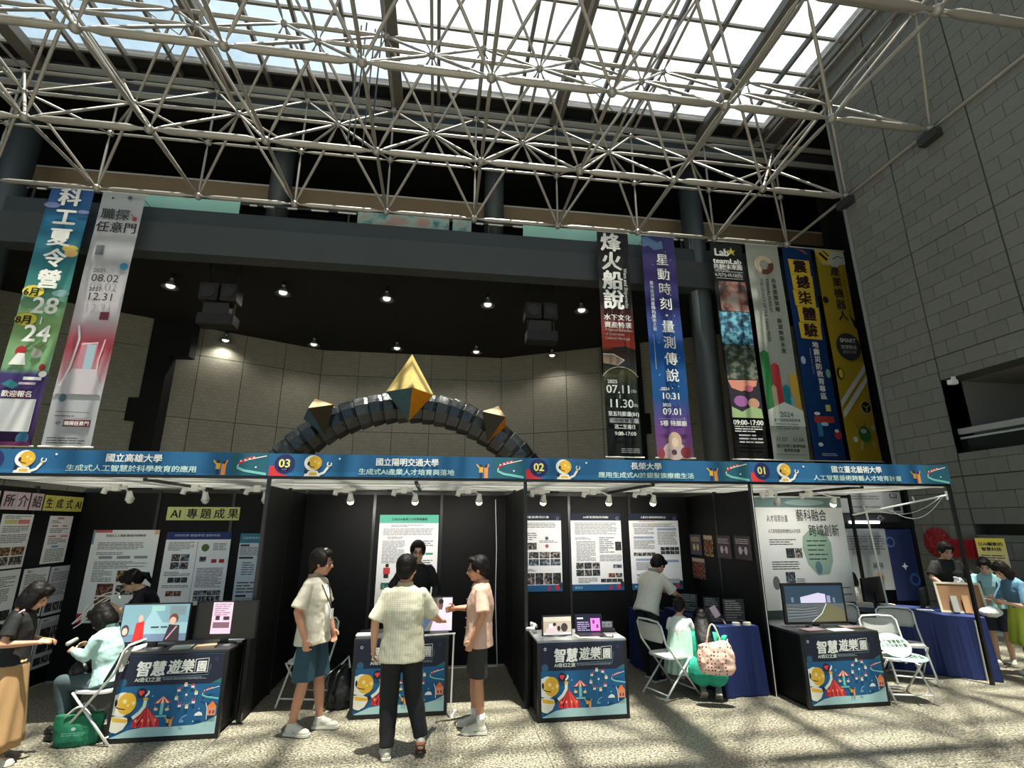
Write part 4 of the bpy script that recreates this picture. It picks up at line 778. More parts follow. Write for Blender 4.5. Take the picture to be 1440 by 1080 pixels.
bx('backdrop_pole', -.01, W + .01, -.01, .01, 0, .02, whitem, bd)
struct(bx('trim_20', PX[3] + 2.72, PX[3] + 2.76, 7.98, 8.02, 0, 2.4, blackm))

# stalls behind booth 01
gp2 = mat('paper_dim', (150, 152, 152), .7)
t = thing('rear_stall', 'rear stall with a black header and light tube behind booth 01', 'booth', (8.1, 9.95, 0))
bx('stall_panel', 0, 1.9, 0, .04, 0, 2.62, black, t); bx('stall_rail', 0, 1.95, -.06, 0, 1.86, 2.02, blackm, t); bx('stall_post', 1.86, 1.95, -.05, .05, 0, 2.68, blackm, t)
t = thing('light_tube', 'glowing white tube lamp on the black rail behind booth 01', 'lamp', (8.5, 9.83, 1.97))
b = B(); loft(b, [(0, 0, 0), (.66, 0, 0)], .028, 12); obj('tube', b, mat('tube_glow', (240, 248, 255), emit=4), t, smooth=True); bx('tube_base', -.03, .69, .02, .05, -.03, .03, whitem, t)
o = board('upper white sheet with small black labels on the rear stall', 8.15, 9.90, 2.6, 1.7, .44, col=gp2); sheet(o, 1.7, .44, plan=[('r', .3, .7, .2, .4, .05), ('r', .3, .7, .7, .8, .05), ('b', .85, .95, .1, .3, (30, 30, 32)), ('b', .87, .97, .7, .9, (30, 30, 32))])
text(o, '展示', 1.46, -.11, .07, wht, y=-.008); 
o = board('black signboard with a faint emblem on the rear stall', 8.15, 9.88, 2.14, 1.6, .17, col=ink((20, 20, 22)), name='signboard', cat='sign'); a = Art(o, -.0035); a.ring(1.1, -.08, .05, .012, (130, 130, 130)).line([(1.02, -.1), (1.12, -.05), (1.2, -.1)], .012, (130, 130, 130)).done()
o = board('lower white sheet with a text block and figures on the rear stall', 8.15, 9.90, 1.84, 1.17, 1.2, col=gp2); sheet(o, 1.17, 1.2, plan=[('r', .2, .62, .12, .36, .05), ('r', .66, .95, .12, .36, .05), ('e', .75, .8, .09, (150, 128, 80))]); text(o, '2025', .75, -.76, .12, (30, 30, 32), y=-.008, bold=.02)
o = board('dark blue board with white star and gear emblems behind booth 01', 9.32, 9.90, 1.83, .62, 1.4, col=ink((18, 36, 84)), name='display_board', cat='board'); a = Art(o, -.0035); a.ring(.08, -.26, .09, .035, (70, 100, 150)).ring(.5, -1.0, .1, .05, (50, 90, 140)).poly([(.32, -.66), (.345, -.72), (.40, -.74), (.345, -.76), (.32, -.82), (.295, -.76), (.24, -.74), (.295, -.72)], wht).done()
# things by the stone wall
rd = mat('red_woven', (150, 22, 28), .5, bump=1, bscale=26)
t = thing('wall_ornament', 'round red woven ornament on the grey stone wall', 'ornament', (WX - .05, 10.08, 1.55))
b = B()
for k in range(13):
    a_ = 2 * PI * k / 13; loft(b, [(random.uniform(-.03, .0), .30 * math.cos(a_ + s), .30 * math.sin(a_ + s)) for s in (0, 2.2)], .03, 8)
obj('woven_strand', b, rd, t, smooth=True); b = B(); loft(b, [(-.02, 0, 0), (.03, 0, 0)], [.29, .31], 28); obj('disc', b, rd, t)
t = thing('hose_cabinet', 'red fire hose cabinet on the stone wall right of the round ornament', 'cabinet', (WX - .1, 9.45, 1.27)); bx('cabinet_body', -.1, .07, -.24, .24, 0, .36, mat('red_paint', (168, 26, 32), .4), t, bevel=.01); bx('door', -.11, -.1, -.2, .2, .04, .32, mat('red_paint2', (150, 22, 30), .4), t)
t = thing('hose_box', 'dark box on the wall beside the red cabinet', 'box', (WX - .1, 9.05, 1.3)); bx('box_body', -.05, .07, -.1, .1, 0, .3, blackm, t, bevel=.01)
rb = thing('roll_up_banner', 'yellow roll-up banner standing before the stone wall at far right', 'banner', (10.2, 8.55, 0), R(-50))
o = bx('banner_sheet', -.2, .2, -.003, .003, .06, 1.68, grad('bn_roll', [(0, (120, 120, 112)), (.6, (150, 150, 140)), (1, (180, 160, 50))], 0, 1.7), rb)
text(o, '以AI驅動的', 0, 1.55, .07, (30, 26, 20), y=-.006, bold=.02, align='CENTER'); text(o, '智慧科技', 0, 1.46, .07, (30, 26, 20), y=-.006, bold=.02, align='CENTER'); a = Art(o, -.004); a.rows(-.16, .16, 1.38, 1.2, .04, (60, 50, 30)).done()
bx('banner_base', -.22, .22, -.06, .06, 0, .05, whitem, rb); b = B(); loft(b, [(.2, .01, .05), (.2, .01, 1.68)], .008, 8); obj('banner_pole', b, whitem, rb)

# ================================================================ PEOPLE
_DT = {}
def remesh(bm, name, m, parent, vox=.008, sm=3, disp=0, dscale=.1, dsurf=None):
    me = bpy.data.meshes.new(name); bmesh.ops.recalc_face_normals(bm, faces=bm.faces[:]); bm.to_mesh(me); bm.free()
    o = bpy.data.objects.new(name, me); COL.objects.link(o)
    md = o.modifiers.new('r', 'REMESH'); md.mode = 'VOXEL'; md.voxel_size = vox; md.use_smooth_shade = True
    if sm: s = o.modifiers.new('s', 'SMOOTH'); s.iterations = sm; s.factor = .5
    if disp:
        k = round(dscale, 3)
        if k not in _DT:
            t = bpy.data.textures.new('clouds', 'CLOUDS'); t.noise_scale = dscale; t.noise_depth = 2; _DT[k] = t
        d = o.modifiers.new('d', 'DISPLACE'); d.texture = _DT[k]; d.strength = disp; d.mid_level = .5; d.texture_coords = 'LOCAL'
    dg = bpy.context.evaluated_depsgraph_get(); me2 = bpy.data.meshes.new_from_object(o.evaluated_get(dg))
    o.modifiers.clear(); o.data = me2; bpy.data.meshes.remove(me); me2.materials.clear()
    me2.materials.append(m)
    for p in me2.polygons: p.use_smooth = True
    if parent: o.parent = parent
    return o
def rotv(v, ax, a): return Matrix.Rotation(a, 3, ax) @ Vector(v)
def hand(bm, wr, d, pn, k=1, curl=.5, thumb=1):
    """palm, four unequal fingers and a thumb; d = pointing direction, pn = palm normal"""
    d = Vector(d).normalized(); pn = Vector(pn); pn = (pn - d * pn.dot(d)).normalized(); s = d.cross(pn) * thumb
    wr = Vector(wr); Mt = Matrix((s, d, pn)).transposed()
    ball(bm, wr + d * .045 * k, (.036 * k, .052 * k, .015 * k), 10, 8, Mt); caps(bm, wr - d * .01, wr + d * .03 * k, .024 * k, .022 * k, 8)
    for i, (off, L) in enumerate(((-.028, .058), (-.0095, .072), (.0095, .078), (.028, .07))):
        a = wr + d * .075 * k + s * off * k; d1 = (d * math.cos(curl * .7) + pn * math.sin(curl * .7)).normalized(); b_ = a + d1 * L * .5 * k
        d2 = (d * math.cos(curl * 1.9) + pn * math.sin(curl * 1.9)).normalized(); c = b_ + d2 * L * .5 * k
        caps(bm, a, b_, .0095 * k, .009 * k, 6); caps(bm, b_, c, .009 * k, .008 * k, 6)
    a = wr + d * .025 * k + s * .03 * k; b_ = a + (d * .7 + s * .75 + pn * .3).normalized() * .035 * k; c = b_ + (d * .95 + s * .1 + pn * .5).normalized() * .03 * k
    caps(bm, a, b_, .012 * k, .0105 * k, 6); caps(bm, b_, c, .0105 * k, .009 * k, 6)

class Person:
    def __init__(s, label, x, y, yaw, H=1.65, z=0, lean=0, hip=.87, sidelean=0, hp=0, hy=0, skin=(206, 160, 130), hipy=0, twist=0, female=False):
        s.k = H / 1.65; s.o = thing('person', label, 'person', (x, y, z), yaw); s.lean = R(lean); s.sl = R(sidelean); s.hp = R(hp); s.hy = R(hy)
        s.hipz = hip; s.hipy = hipy; s.f = female; s.tw = R(twist)
        s.skin = mat('skin_%d_%d_%d' % skin, skin, .55); s.arms = {}; s.legs = {}; s.vox = .0075
    def T(s, x, y, h):
        """torso point: x right, y forward, h above the hip line"""
        v = Vector((x, y, h)); v = Matrix.Rotation(s.tw * min(1, max(0, h / .45)), 3, 'Z') @ v
        v = Matrix.Rotation(-s.lean, 3, 'X') @ v; v = Matrix.Rotation(s.sl, 3, 'Y') @ v
        return (Vector((0, s.hipy, s.hipz)) + v) * s.k
    def P(s, p): return Vector(p) * s.k
    def arm(s, side, elbow, wrist, hd=None, pn=None, curl=.5):
        s.arms[side] = (s.P(elbow), s.P(wrist), hd, pn, curl); return s
    def leg(s, side, knee, ankle, toe=(0, 1, 0), heel=0):
        s.legs[side] = (s.P(knee), s.P(ankle), Vector(toe).normalized()); return s
    def sh(s, side): return s.T(side * (.146 if s.f else .16), 0, .425)
    def hipj(s, side): return s.T(side * .085, 0, 0)
    def head_frame(s):
        M = Matrix.Rotation(-s.lean * .6, 3, 'X') @ Matrix.Rotation(s.hy, 3, 'Z') @ Matrix.Rotation(-s.hp, 3, 'X')
        c = s.T(0, .01, .525) + M @ Vector((0, .02, .115)) * s.k; return c, M
    def body(s, arms_bare=True):
        b = B(); k = s.k; f = s.f; X = Matrix.Rotation(s.tw, 3, 'Z') @ Vector((1, 0, 0))
        sw = .9 if f else 1
        loft(b, [s.T(0, 0, -.06), s.T(0, 0, .02), s.T(0, 0, .14), s.T(0, .01, .3), s.T(0, 0, .42), s.T(0, -.005, .49), s.T(0, 0, .53)],
             [(.1 * k, .085 * k), (.145 * k, .1 * k), (.12 * sw * k, .09 * k), (.15 * sw * k, .11 * k), (.155 * sw * k, .09 * k), (.09 * k, .065 * k), (.05 * k, .05 * k)], 16, X)
        c, M = s.head_frame(); k0 = k
        loft(b, [s.T(0, -.01, .45), c + M @ Vector((0, -.01, -.06)) * k], [.052 * k * sw, .05 * k * sw], 12)
        k = k * 1.09
        hr = .95 if f else 1
        ball(b, c + M @ Vector((0, -.01, .025)) * k, (.074 * k * hr, .092 * k * hr, .092 * k), 16, 12, M)            # skull
        ball(b, c + M @ Vector((0, .025, -.035)) * k, (.058 * k * hr, .062 * k, .078 * k), 14, 10, M)                # face
        ball(b, c + M @ Vector((0, .05, -.088)) * k, (.032 * k, .03 * k, .024 * k), 10, 8, M)                        # chin
        loft(b, [c + M @ Vector((0, .084, .005)) * k, c + M @ Vector((0, .104, -.036)) * k, c + M @ Vector((0, .086, -.046)) * k], [.009 * k, .015 * k, .012 * k], 8)  # nose
        ball(b, c + M @ Vector((0, .083, -.066)) * k, (.021 * k, .012 * k, .008 * k), 8, 6, M)                       # lips
        ball(b, c + M @ Vector((0, .08, .022)) * k, (.045 * k, .012 * k, .008 * k), 8, 6, M)                         # brow
        for q in (-1, 1): ball(b, c + M @ Vector((q * .073 * hr, -.0, -.012)) * k, (.011 * k, .018 * k, .03 * k), 8, 6, M); ball(b, c + M @ Vector((q * .035, .06, -.035)) * k, (.022 * k, .02 * k, .024 * k), 8, 6, M)
        k = k0
        for sd_, (el, wr_, hd, pn, cu) in s.arms.items():
            S = s.sh(sd_); q = .85 if f else 1
            caps(b, S, el, .042 * k * q, .036 * k * q, 12); loft(b, [el, el.lerp(wr_, .3), wr_], [.036 * k * q, .038 * k * q, .024 * k * q], 12); ball(b, el, .037 * k * q, 10, 8)
            d = Vector(hd) if hd is not None else (wr_ - el)
            hand(b, wr_, d, pn if pn is not None else (-sd_, 0, 0), k * (.88 if f else .95), cu, sd_)
        for sd_, (kn, an, toe) in s.legs.items():
            Hj = s.hipj(sd_)
            caps(b, Hj, kn, .082 * k, .052 * k, 14); loft(b, [kn, kn.lerp(an, .3) , an], [.05 * k, .052 * k, .033 * k], 12); ball(b, an, .035 * k, 10, 8)
            caps(b, an + Vector((0, 0, -.02 * k)), an + toe * .13 * k + Vector((0, 0, -.045 * k)), .035 * k, .026 * k, 10)
        s.bodyobj = remesh(b, 'body', s.skin, s.o, s.vox, 2)
        k = k0 * 1.09
        for q in (-1, 1):
            b = B(); ball(b, c + M @ Vector((q * .031, .0805, -.004)) * k, (.0125 * k, .005 * k, .0065 * k), 8, 6, M); obj('eye', b, mat('eye_dark', (28, 20, 18), .25), s.o, smooth=True)
            b = B(); loft(b, [c + M @ Vector((q * .018, .091, .022)) * k, c + M @ Vector((q * .047, .082, .025)) * k], [.004 * k, .003 * k], 6); obj('eyebrow', b, mat('brow_hair', (24, 18, 16), .7), s.o)
        return s
    def hair(s, style='short', col=(20, 17, 16), top=None):
        c, M = s.head_frame(); k = s.k * 1.09; b = B(); hr = .95 if s.f else 1
        def H_(x, y, z, r): ball(b, c + M @ Vector((x, y, z)) * k, tuple(v * k for v in r), 16, 12, M)
        H_(0, -.022, .045, (.084 * hr, .092, .086)); H_(0, -.05, .0, (.078 * hr, .068, .085))
        for q in (-1, 1): H_(q * .045, -.01, .03, (.045, .075, .07))
        H_(0, .05, .085, (.062, .045, .034))
        if style in ('fringe',): H_(0, .066, .074, (.062, .028, .028)); H_(-.056, .04, .045, (.026, .045, .04)); H_(.056, .04, .045, (.026, .045, .04))
        if style == 'short': H_(.02, .062, .08, (.055, .03, .028))
        if style == 'mullet': H_(0, -.07, -.05, (.06, .04, .07)); H_(-.06, .02, .02, (.03, .05, .06)); H_(.06, .02, .02, (.03, .05, .06)); H_(0, .06, .075, (.06, .035, .03))
        if style == 'bob':
            H_(0, -.055, -.05, (.085, .062, .1))
            for q in (-1, 1): H_(q * .068, .0, -.04, (.03, .06, .105))
            H_(0, .06, .06, (.066, .035, .035))
        if style == 'long':
            H_(0, -.06, -.05, (.085, .055, .11)); loft(b, [c + M @ Vector((0, -.06, -.05)) * k, s.T(0, -.10, .46), s.T(.0, -.165, .3), s.T(0, -.18, .1)], [(.09 * k, .06 * k), (.1 * k, .045 * k), (.1 * k, .04 * k), (.07 * k, .03 * k)], 14, (1, 0, 0))
        if style == 'tail':
            H_(0, .06, .06, (.066, .035, .035)); loft(b, [c + M @ Vector((0, -.09, .03)) * k, c + M @ Vector((0, -.14, -.03)) * k, c + M @ Vector((.02, -.13, -.15)) * k], [.02 * k, .035 * k, .015 * k], 10)
        if style == 'bun':
            H_(0, .06, .07, (.064, .035, .03))
            for q in (-1, 1): H_(q * .06, -.06, .08, (.03, .03, .03))
        hm = mat('hair_%d' % col[0], col, .55, var=.3, scale=30, bump=.3, bscale=90); hm.node_tree.nodes['Principled BSDF'].inputs['Specular IOR Level'].default_value = .2
        s.hairobj = remesh(b, 'hair', mat('hair_%d' % col[0], col, .5, var=.3, scale=30, bump=.35, bscale=90), s.o, .007, 2, .008, .04)
        if top: 
            b = B()
            for q in range(4): a_ = .5 + q * .35; ball(b, c + M @ Vector((-.05 + .03 * q, .03, .11 + .01 * (q % 2))) * k, .012, 8, 6)
            obj('hair_clip', b, white, s.o, smooth=True)
        return s
    def glasses(s, dark=True):
        c, M = s.head_frame(); k = s.k * 1.09; b = B()
        for q in (-1, 1):
            pts = [c + M @ Vector((q * .034 + .026 * math.cos(2 * PI * i / 14), .095, -.004 + .02 * math.sin(2 * PI * i / 14))) * k for i in range(15)]
            loft(b, pts, .0025 * k, 5); loft(b, [c + M @ Vector((q * .06, .094, 0)) * k, c + M @ Vector((q * .078, .0, 0)) * k], .0025 * k, 5)
        loft(b, [c + M @ Vector((-.009, .098, .0)) * k, c + M @ Vector((.009, .098, .0)) * k], .0025 * k, 5)
        obj('glasses', b, mat('glasses_frame', (30, 28, 28) if dark else (150, 140, 120), .3), s.o); return s
    def top(s, m, hem=-.03, w_=1.0, sleeve=.55, name='shirt', collar=True, flare=1.0, disp=.016, sleeve_r=.075, long=False, neck=.5):
        b = B(); k = s.k; X = Matrix.Rotation(s.tw, 3, 'Z') @ Vector((1, 0, 0)); f = .9 if s.f else 1
        hs = [hem, .02, .14, .3, .40, .455, neck]
        rs = [(.178 * w_ * flare, .142 * w_ * flare), (.17 * w_ * (1 + (flare - 1) * .7), .13 * w_), (.158 * w_ * f, .125 * w_), (.168 * w_ * f, .135 * w_), (.184 * f, .118), (.158 * f, .1), (.084, .078)]
        if hem > .02: hs.pop(1); rs.pop(1)
        loft(b, [s.T(0, 0, h) for h in hs], [(a * k, c * k) for a, c in rs], 24, X)
        for sd_, (el, wr_, hd, pn, cu) in s.arms.items():
            S = s.sh(sd_); ball(b, S, .058 * k * f, 12, 8)
            if long: loft(b, [S, el, el + (wr_ - el) * .02, wr_], [.064 * k, .054 * k, .054 * k, .042 * k], 14); ball(b, el, .054 * k, 12, 8)
            else:
                e2 = S.lerp(el, sleeve / .55 * .78); loft(b, [S, e2], [.055 * k * f, min(sleeve_r, .076) * k * f], 16)
        o = remesh(b, name, m, s.o, .009, 2, disp, .11); 
        if collar:
            b = B(); loft(b, [s.T(0, -.004, neck - .03), s.T(0, -.012, neck + .035)], [(.085 * k, .082 * k), (.066 * k, .066 * k)], 20, X, cap=False); bmesh.ops.solidify(b, geom=b.faces[:], thickness=.006); obj('collar', b, m, o, smooth=True)
            b = B(); 
            for q in range(5): h = hem + .07 + q * (.4 - hem) / 5.5; p = s.T(0, .136 * w_ if h < .34 else .12, h); ball(b, p, .006, 6, 4)
            q_ = obj('buttons', b, white, o); q_['kind'] = 'stuff'
        return o
    def trousers(s, m, name='trousers', to=1.0, r0=.096, r1=.062, waist=.06, disp=.014):
        """to = fraction of the whole leg covered (1 = ankle)"""
        b = B(); k = s.k; loft(b, [s.T(0, 0, waist), s.T(0, 0, 0), s.T(0, 0, -.07)], [(.14 * k, .1 * k), (.152 * k, .115 * k), (.12 * k, .105 * k)], 20, (1, 0, 0))
        for sd_, (kn, an, toe) in s.legs.items():
            Hj = s.hipj(sd_); ball(b, Hj, r0 * k * .88, 14, 10)
            if to <= .5: e_ = Hj.lerp(kn, to / .5); loft(b, [Hj, e_], [r0 * k * .88, r1 * k], 18)
            else:
                e_ = kn.lerp(an, (to - .5) / .5); rk = (r0 * .45 + r1 * .55); loft(b, [Hj, kn], [r0 * k * .9, rk * k], 18); ball(b, kn, rk * k, 14, 10); loft(b, [kn, e_], [rk * k, r1 * k], 18)
        return remesh(b, name, m, s.o, .009, 2, disp, .12)
    def shoes(s, m, sole=None, r=1.0, sole1=None):
        k = s.k * r; sole = sole or mat('sole_white', (214, 210, 196), .6)
        for sd_, (kn, an, toe) in s.legs.items():
            up = (kn - an).normalized(); t = toe.normalized(); side = t.cross(Vector((0, 0, 1)) if abs(t.z) < .9 else Vector((0, 1, 0))).normalized(); nrm = side.cross(t).normalized()
            M = Matrix((side, t, nrm)).transposed(); b = B(); base = an - nrm * .055 * k
            ball(b, base + t * .115 * k, (.045 * k, .075 * k, .034 * k), 14, 10, M); ball(b, base - t * .005 * k + nrm * .01 * k, (.04 * k, .055 * k, .05 * k), 14, 10, M)
            loft(b, [base + t * .0 * k + nrm * .02 * k, base + nrm * .075 * k], [(.04 * k, .045 * k), (.038 * k, .042 * k)], 14, side); caps(b, base + t * .03 * k + nrm * .035 * k, base + t * .1 * k + nrm * .01 * k, .036 * k, .034 * k, 12)
            so = remesh(b, 'shoe', m, s.o, .006, 2)
            b = B(); pts = []
            prof = [(-.062, .030), (-.045, .040), (0, .040), (.05, .040), (.11, .048), (.155, .044), (.185, .028), (.195, .010)]
            ring = [(-w2, y) for y, w2 in prof] + [(w2, y) for y, w2 in reversed(prof)]
            top_ = [b.verts.new(base + side * x * k + t * y * k - nrm * .008 * k) for x, y in ring]; bot = [b.verts.new(base + side * x * k * 1.02 + t * y * k - nrm * .028 * k) for x, y in ring]
            b.faces.new(top_); b.faces.new(bot[::-1])
            for i in range(len(ring)): b.faces.new((top_[i], bot[i], bot[(i + 1) % len(ring)], top_[(i + 1) % len(ring)]))
            obj('sole', b, sole1 if (sole1 and sd_ == 1) else sole, so)
            b = B()
            for q in range(3): p = base + t * (.055 + .025 * q) * k + nrm * (.052 - .008 * q) * k; caps(b, p - side * .022 * k, p + side * .022 * k, .004 * k, .004 * k, 6)
            lo = obj('laces', b, white, so); lo['kind'] = 'stuff'
        return s
    def skirt(s, m, h0=.1, z1=.1, r0=.15, r1=.26, folds=14, amp=.02, name='skirt', dy=0):
        b = B(); k = s.k; N = 10; seg = 84; rings = []
        for j in range(N + 1):
            t = j / N; c0 = s.T(0, 0, h0); c1 = Vector((0, dy * k, z1 * k)); c = c0.lerp(c1, t); r = (r0 + (r1 - r0) * t ** .8) * k
            rings.append([b.verts.new((c.x + (r * 1.08 + amp * t * k * math.sin(folds * a_ + 2 * t)) * math.cos(a_), c.y + (r * .84 + amp * t * k * math.sin(folds * a_ + 2 * t)) * math.sin(a_), c.z)) for a_ in [2 * PI * q / seg for q in range(seg)]])
        for p, q in zip(rings, rings[1:]):
            for i in range(seg): b.faces.new((p[i], p[(i + 1) % seg], q[(i + 1) % seg], q[i]))
        b.faces.new(rings[0][::-1]); b.faces.new(rings[-1]); o = obj(name, b, m, s.o)
        for p in o.data.polygons: p.use_smooth = len(p.vertices) == 4
        return o
    def strap(s, pts, m, r=.008, name='strap'):
        b = B(); loft(b, [Vector(p) for p in pts], r, 8); return obj(name, b, m, s.o, smooth=True)

def cloth(name, c, var=.1, scale=12, rough=.85): return mat(name, c, rough, var=var, scale=scale, bump=.25, bscale=180)
def plaid(name, base, line, fx=28, fz=28, w_=.12):
    m = mat(name, base, .85); n = m.node_tree.nodes; l = m.node_tree.links; t = n.new('ShaderNodeTexCoord'); sp = n.new('ShaderNodeSeparateXYZ'); l.new(t.outputs['Object'], sp.inputs[0]); outs = []
    for ax, f in (('X', fx), ('Z', fz)):
        a = n.new('ShaderNodeMath'); a.operation = 'MULTIPLY'; a.inputs[1].default_value = f; l.new(sp.outputs[ax], a.inputs[0])
        f_ = n.new('ShaderNodeMath'); f_.operation = 'FRACT'; l.new(a.outputs[0], f_.inputs[0]); c = n.new('ShaderNodeMath'); c.operation = 'LESS_THAN'; c.inputs[1].default_value = w_; l.new(f_.outputs[0], c.inputs[0]); outs.append(c)
    mx = n.new('ShaderNodeMath'); mx.operation = 'ADD'; mx.use_clamp = True; l.new(outs[0].outputs[0], mx.inputs[0]); l.new(outs[1].outputs[0], mx.inputs[1])
    k = n.new('ShaderNodeMix'); k.data_type = 'RGBA'; k.inputs[6].default_value = lin(base) + (1,); k.inputs[7].default_value = lin(line) + (1,); l.new(mx.outputs[0], k.inputs[0]); l.new(k.outputs[2], n['Principled BSDF'].inputs['Base Color']); return m
shoe_w = mat('shoe_cream', (206, 202, 186), .7, var=.06); shoe_k = mat('shoe_black', (26, 26, 28), .6); shoe_g = mat('shoe_grey', (120, 118, 112), .7)
D = R
# 1 standing woman at far left, looking right and down
p = Person('woman in a black T-shirt and long tan skirt standing at the left edge', -3.63, 5.50, D(-72), 1.46, hp=30, lean=-1, female=True, skin=(200, 150, 118))
p.arm(1, (.23, -.04, 1.08), (.12, .19, 1.06), (-.2, 1, .1), (-.6, 0, -.6), .6).arm(-1, (-.2, .0, 1.08), (-.07, .21, 1.05), (.3, 1, 0), (.3, 0, -1), .7)
p.leg(1, (.09, .02, .46), (.09, .02, .09), (0, 1, 0)).leg(-1, (-.09, .0, .46), (-.08, -.1, .09), (0, 1, 0)); p.body().hair('bob')
p.top(cloth('black_cotton', (24, 24, 26)), hem=.0, collar=False, disp=.012, sleeve=.5, w_=1.0, name='tee'); p.skirt(cloth('tan_cotton', (172, 136, 92)), h0=.05, z1=.15, r0=.15, r1=.25, folds=9, amp=.016)
p.shoes(shoe_w); p.strap([p.T(.14, .05, .5), p.T(.02, -.12, .38), p.T(-.14, -.14, .12)], mat('pink_strap', (206, 176, 168), .6), .009, 'bag_strap')
# 2 seated woman in pale jacket
p = Person('woman in a pale mint jacket sitting on the folding chair beside the left counter', -3.07, 5.99, D(80), 1.55, hip=.53, lean=12, hp=34, female=True, skin=(206, 166, 140))
p.arm(1, (.2, .16, .80), (.1, .36, .82), (-.2, 1, .3), (-.7, 0, -.5), .9).arm(-1, (-.19, .15, .78), (-.08, .36, .8), (.2, 1, .3), (.6, 0, -.5), .9)
p.leg(1, (.1, .40, .52), (.09, .45, .1), (0, 1, 0)).leg(-1, (-.09, .42, .52), (-.09, .30, .1), (.1, 1, 0)); p.body().hair('bob')
p.top(cloth('mint_jacket', (172, 206, 200), .05), hem=-.02, w_=1.1, long=True, collar=True, disp=.022, name='jacket'); p.trousers(cloth('grey_jeans', (74, 92, 96)), to=.92, r0=.095, r1=.055).name = 'jeans'; p.shoes(shoe_k, sole=shoe_k)
p.strap([p.T(.15, -.02, .47), p.T(0, -.15, .25), p.T(-.17, -.08, .0)], blackm, .012, 'bag_strap')
b = B(); loft(b, [p.P((-.03, .5, .86)), p.P((.1, .52, .88))], .02, 10); h_ = obj('hand_controller', b, white, smooth=True); h_.matrix_world = p.o.matrix_world; h_.location = p.o.location; h_.rotation_euler = p.o.rotation_euler; tag(h_, 'white handset held by the seated woman in the mint jacket', 'controller')
b = B(); ball(b, p.P((0, .30, .63)), (.13, .09, .075), 14, 10); h_ = remesh(b, 'handbag', mat('black_leather_dots', (34, 34, 36), .45, var=.6, scale=50), None, .01, 1, .02, .05); h_.location = p.o.location; h_.rotation_euler = p.o.rotation_euler; tag(h_, 'small black patterned bag on the lap of the seated woman', 'bag')
# 3 woman with glasses behind, bending and reaching left
p = Person('woman in a black T-shirt and glasses bending over a cable behind the left counter', -3.20, 6.98, D(112), 1.52, lean=26, hp=22, female=True, skin=(214, 172, 138))
p.arm(1, (.1, .34, 1.02), (.14, .52, 1.14), (-.3, .8, .2), (-.5, 0, -.6), .9).arm(-1, (-.30, .22, 1.05), (-.06, .46, 1.13), (.4, .7, .1), (.4, 0, -.6), .9)
p.leg(1, (.09, .02, .45), (.09, .0, .09)).leg(-1, (-.09, .02, .45), (-.09, .0, .09)); p.body().hair('tail').glasses()
p.top(cloth('black_cotton', (24, 24, 26)), hem=-.02, collar=False, name='tee', sleeve=.45); p.trousers(cloth('black_trousers', (24, 26, 28)), to=1.0, r0=.095, r1=.06); p.shoes(shoe_k)
b = B(); pts = [(-3.55 + .10 * math.cos(t * .55) - .02 * t, 6.62 + .05 * math.sin(t), 1.15 + .09 * math.sin(t * .7) - .012 * t) for t in range(16)]
loft(b, pts, .006, 6); loft(b, [(x + .03, y - .02, z - .04) for x, y, z in pts], .006, 6); loft(b, [(-3.45, 6.6, 1.2), (-3.75, 6.6, 1.02), (-3.86, 6.6, .9)], .006, 6); tag(obj('cable', b, whitem), 'looping white cable in the hands of the bending woman', 'cable')
# 4 left man
cream = cloth('cream_shirt', (214, 206, 186), .05, 5)
p = Person('man in an open cream shirt and blue shorts standing left of the middle counter', -1.20, 5.86, D(-104), 1.70, lean=-2, hp=4, hy=12, skin=(196, 142, 112))
p.arm(1, (.23, -.06, 1.08), (.23, .04, .84), (0, .2, -1), (-1, 0, 0), .8).arm(-1, (-.22, .02, 1.08), (-.19, .12, .86), (0, .3, -1), (1, 0, 0), .6)
p.leg(1, (.1, .0, .46), (.09, -.08, .09), (.1, 1, 0)).leg(-1, (-.09, .06, .46), (-.1, .10, .09), (-.12, 1, 0)); p.body().hair('mullet', (30, 24, 22), top=True).glasses()
q_ = p.top(cream, hem=-.10, w_=1.12, flare=1.02, sleeve=.62, sleeve_r=.088, disp=.02, name='open_shirt'); p.trousers(cloth('petrol_shorts', (44, 74, 88)), name='shorts', to=.5, r0=.1, r1=.108)
p.shoes(shoe_w); b = B(); loft(b, [p.T(0, .10, .42), p.T(.0, .142, .2), p.T(0, .155, .0)], [(.05, .02), (.06, .02), (.06, .02)], 12, (1, 0, 0)); obj('undershirt', b, cloth('white_tee', (226, 224, 216)), p.o, smooth=True)
p.strap([p.T(.05, -.03, .52), p.T(.07, .11, .42), p.T(.01, .185, .2)], blackm, .005, 'lanyard'); p.strap([p.T(-.05, -.03, .52), p.T(-.05, .12, .42), p.T(.01, .185, .2)], blackm, .005, 'lanyard')
b = B(); box(b, -.03, .03, -.003, .003, -.09, 0); q_ = obj('name_badge', b, paper, p.o); q_.location = p.T(.01, .19, .2)
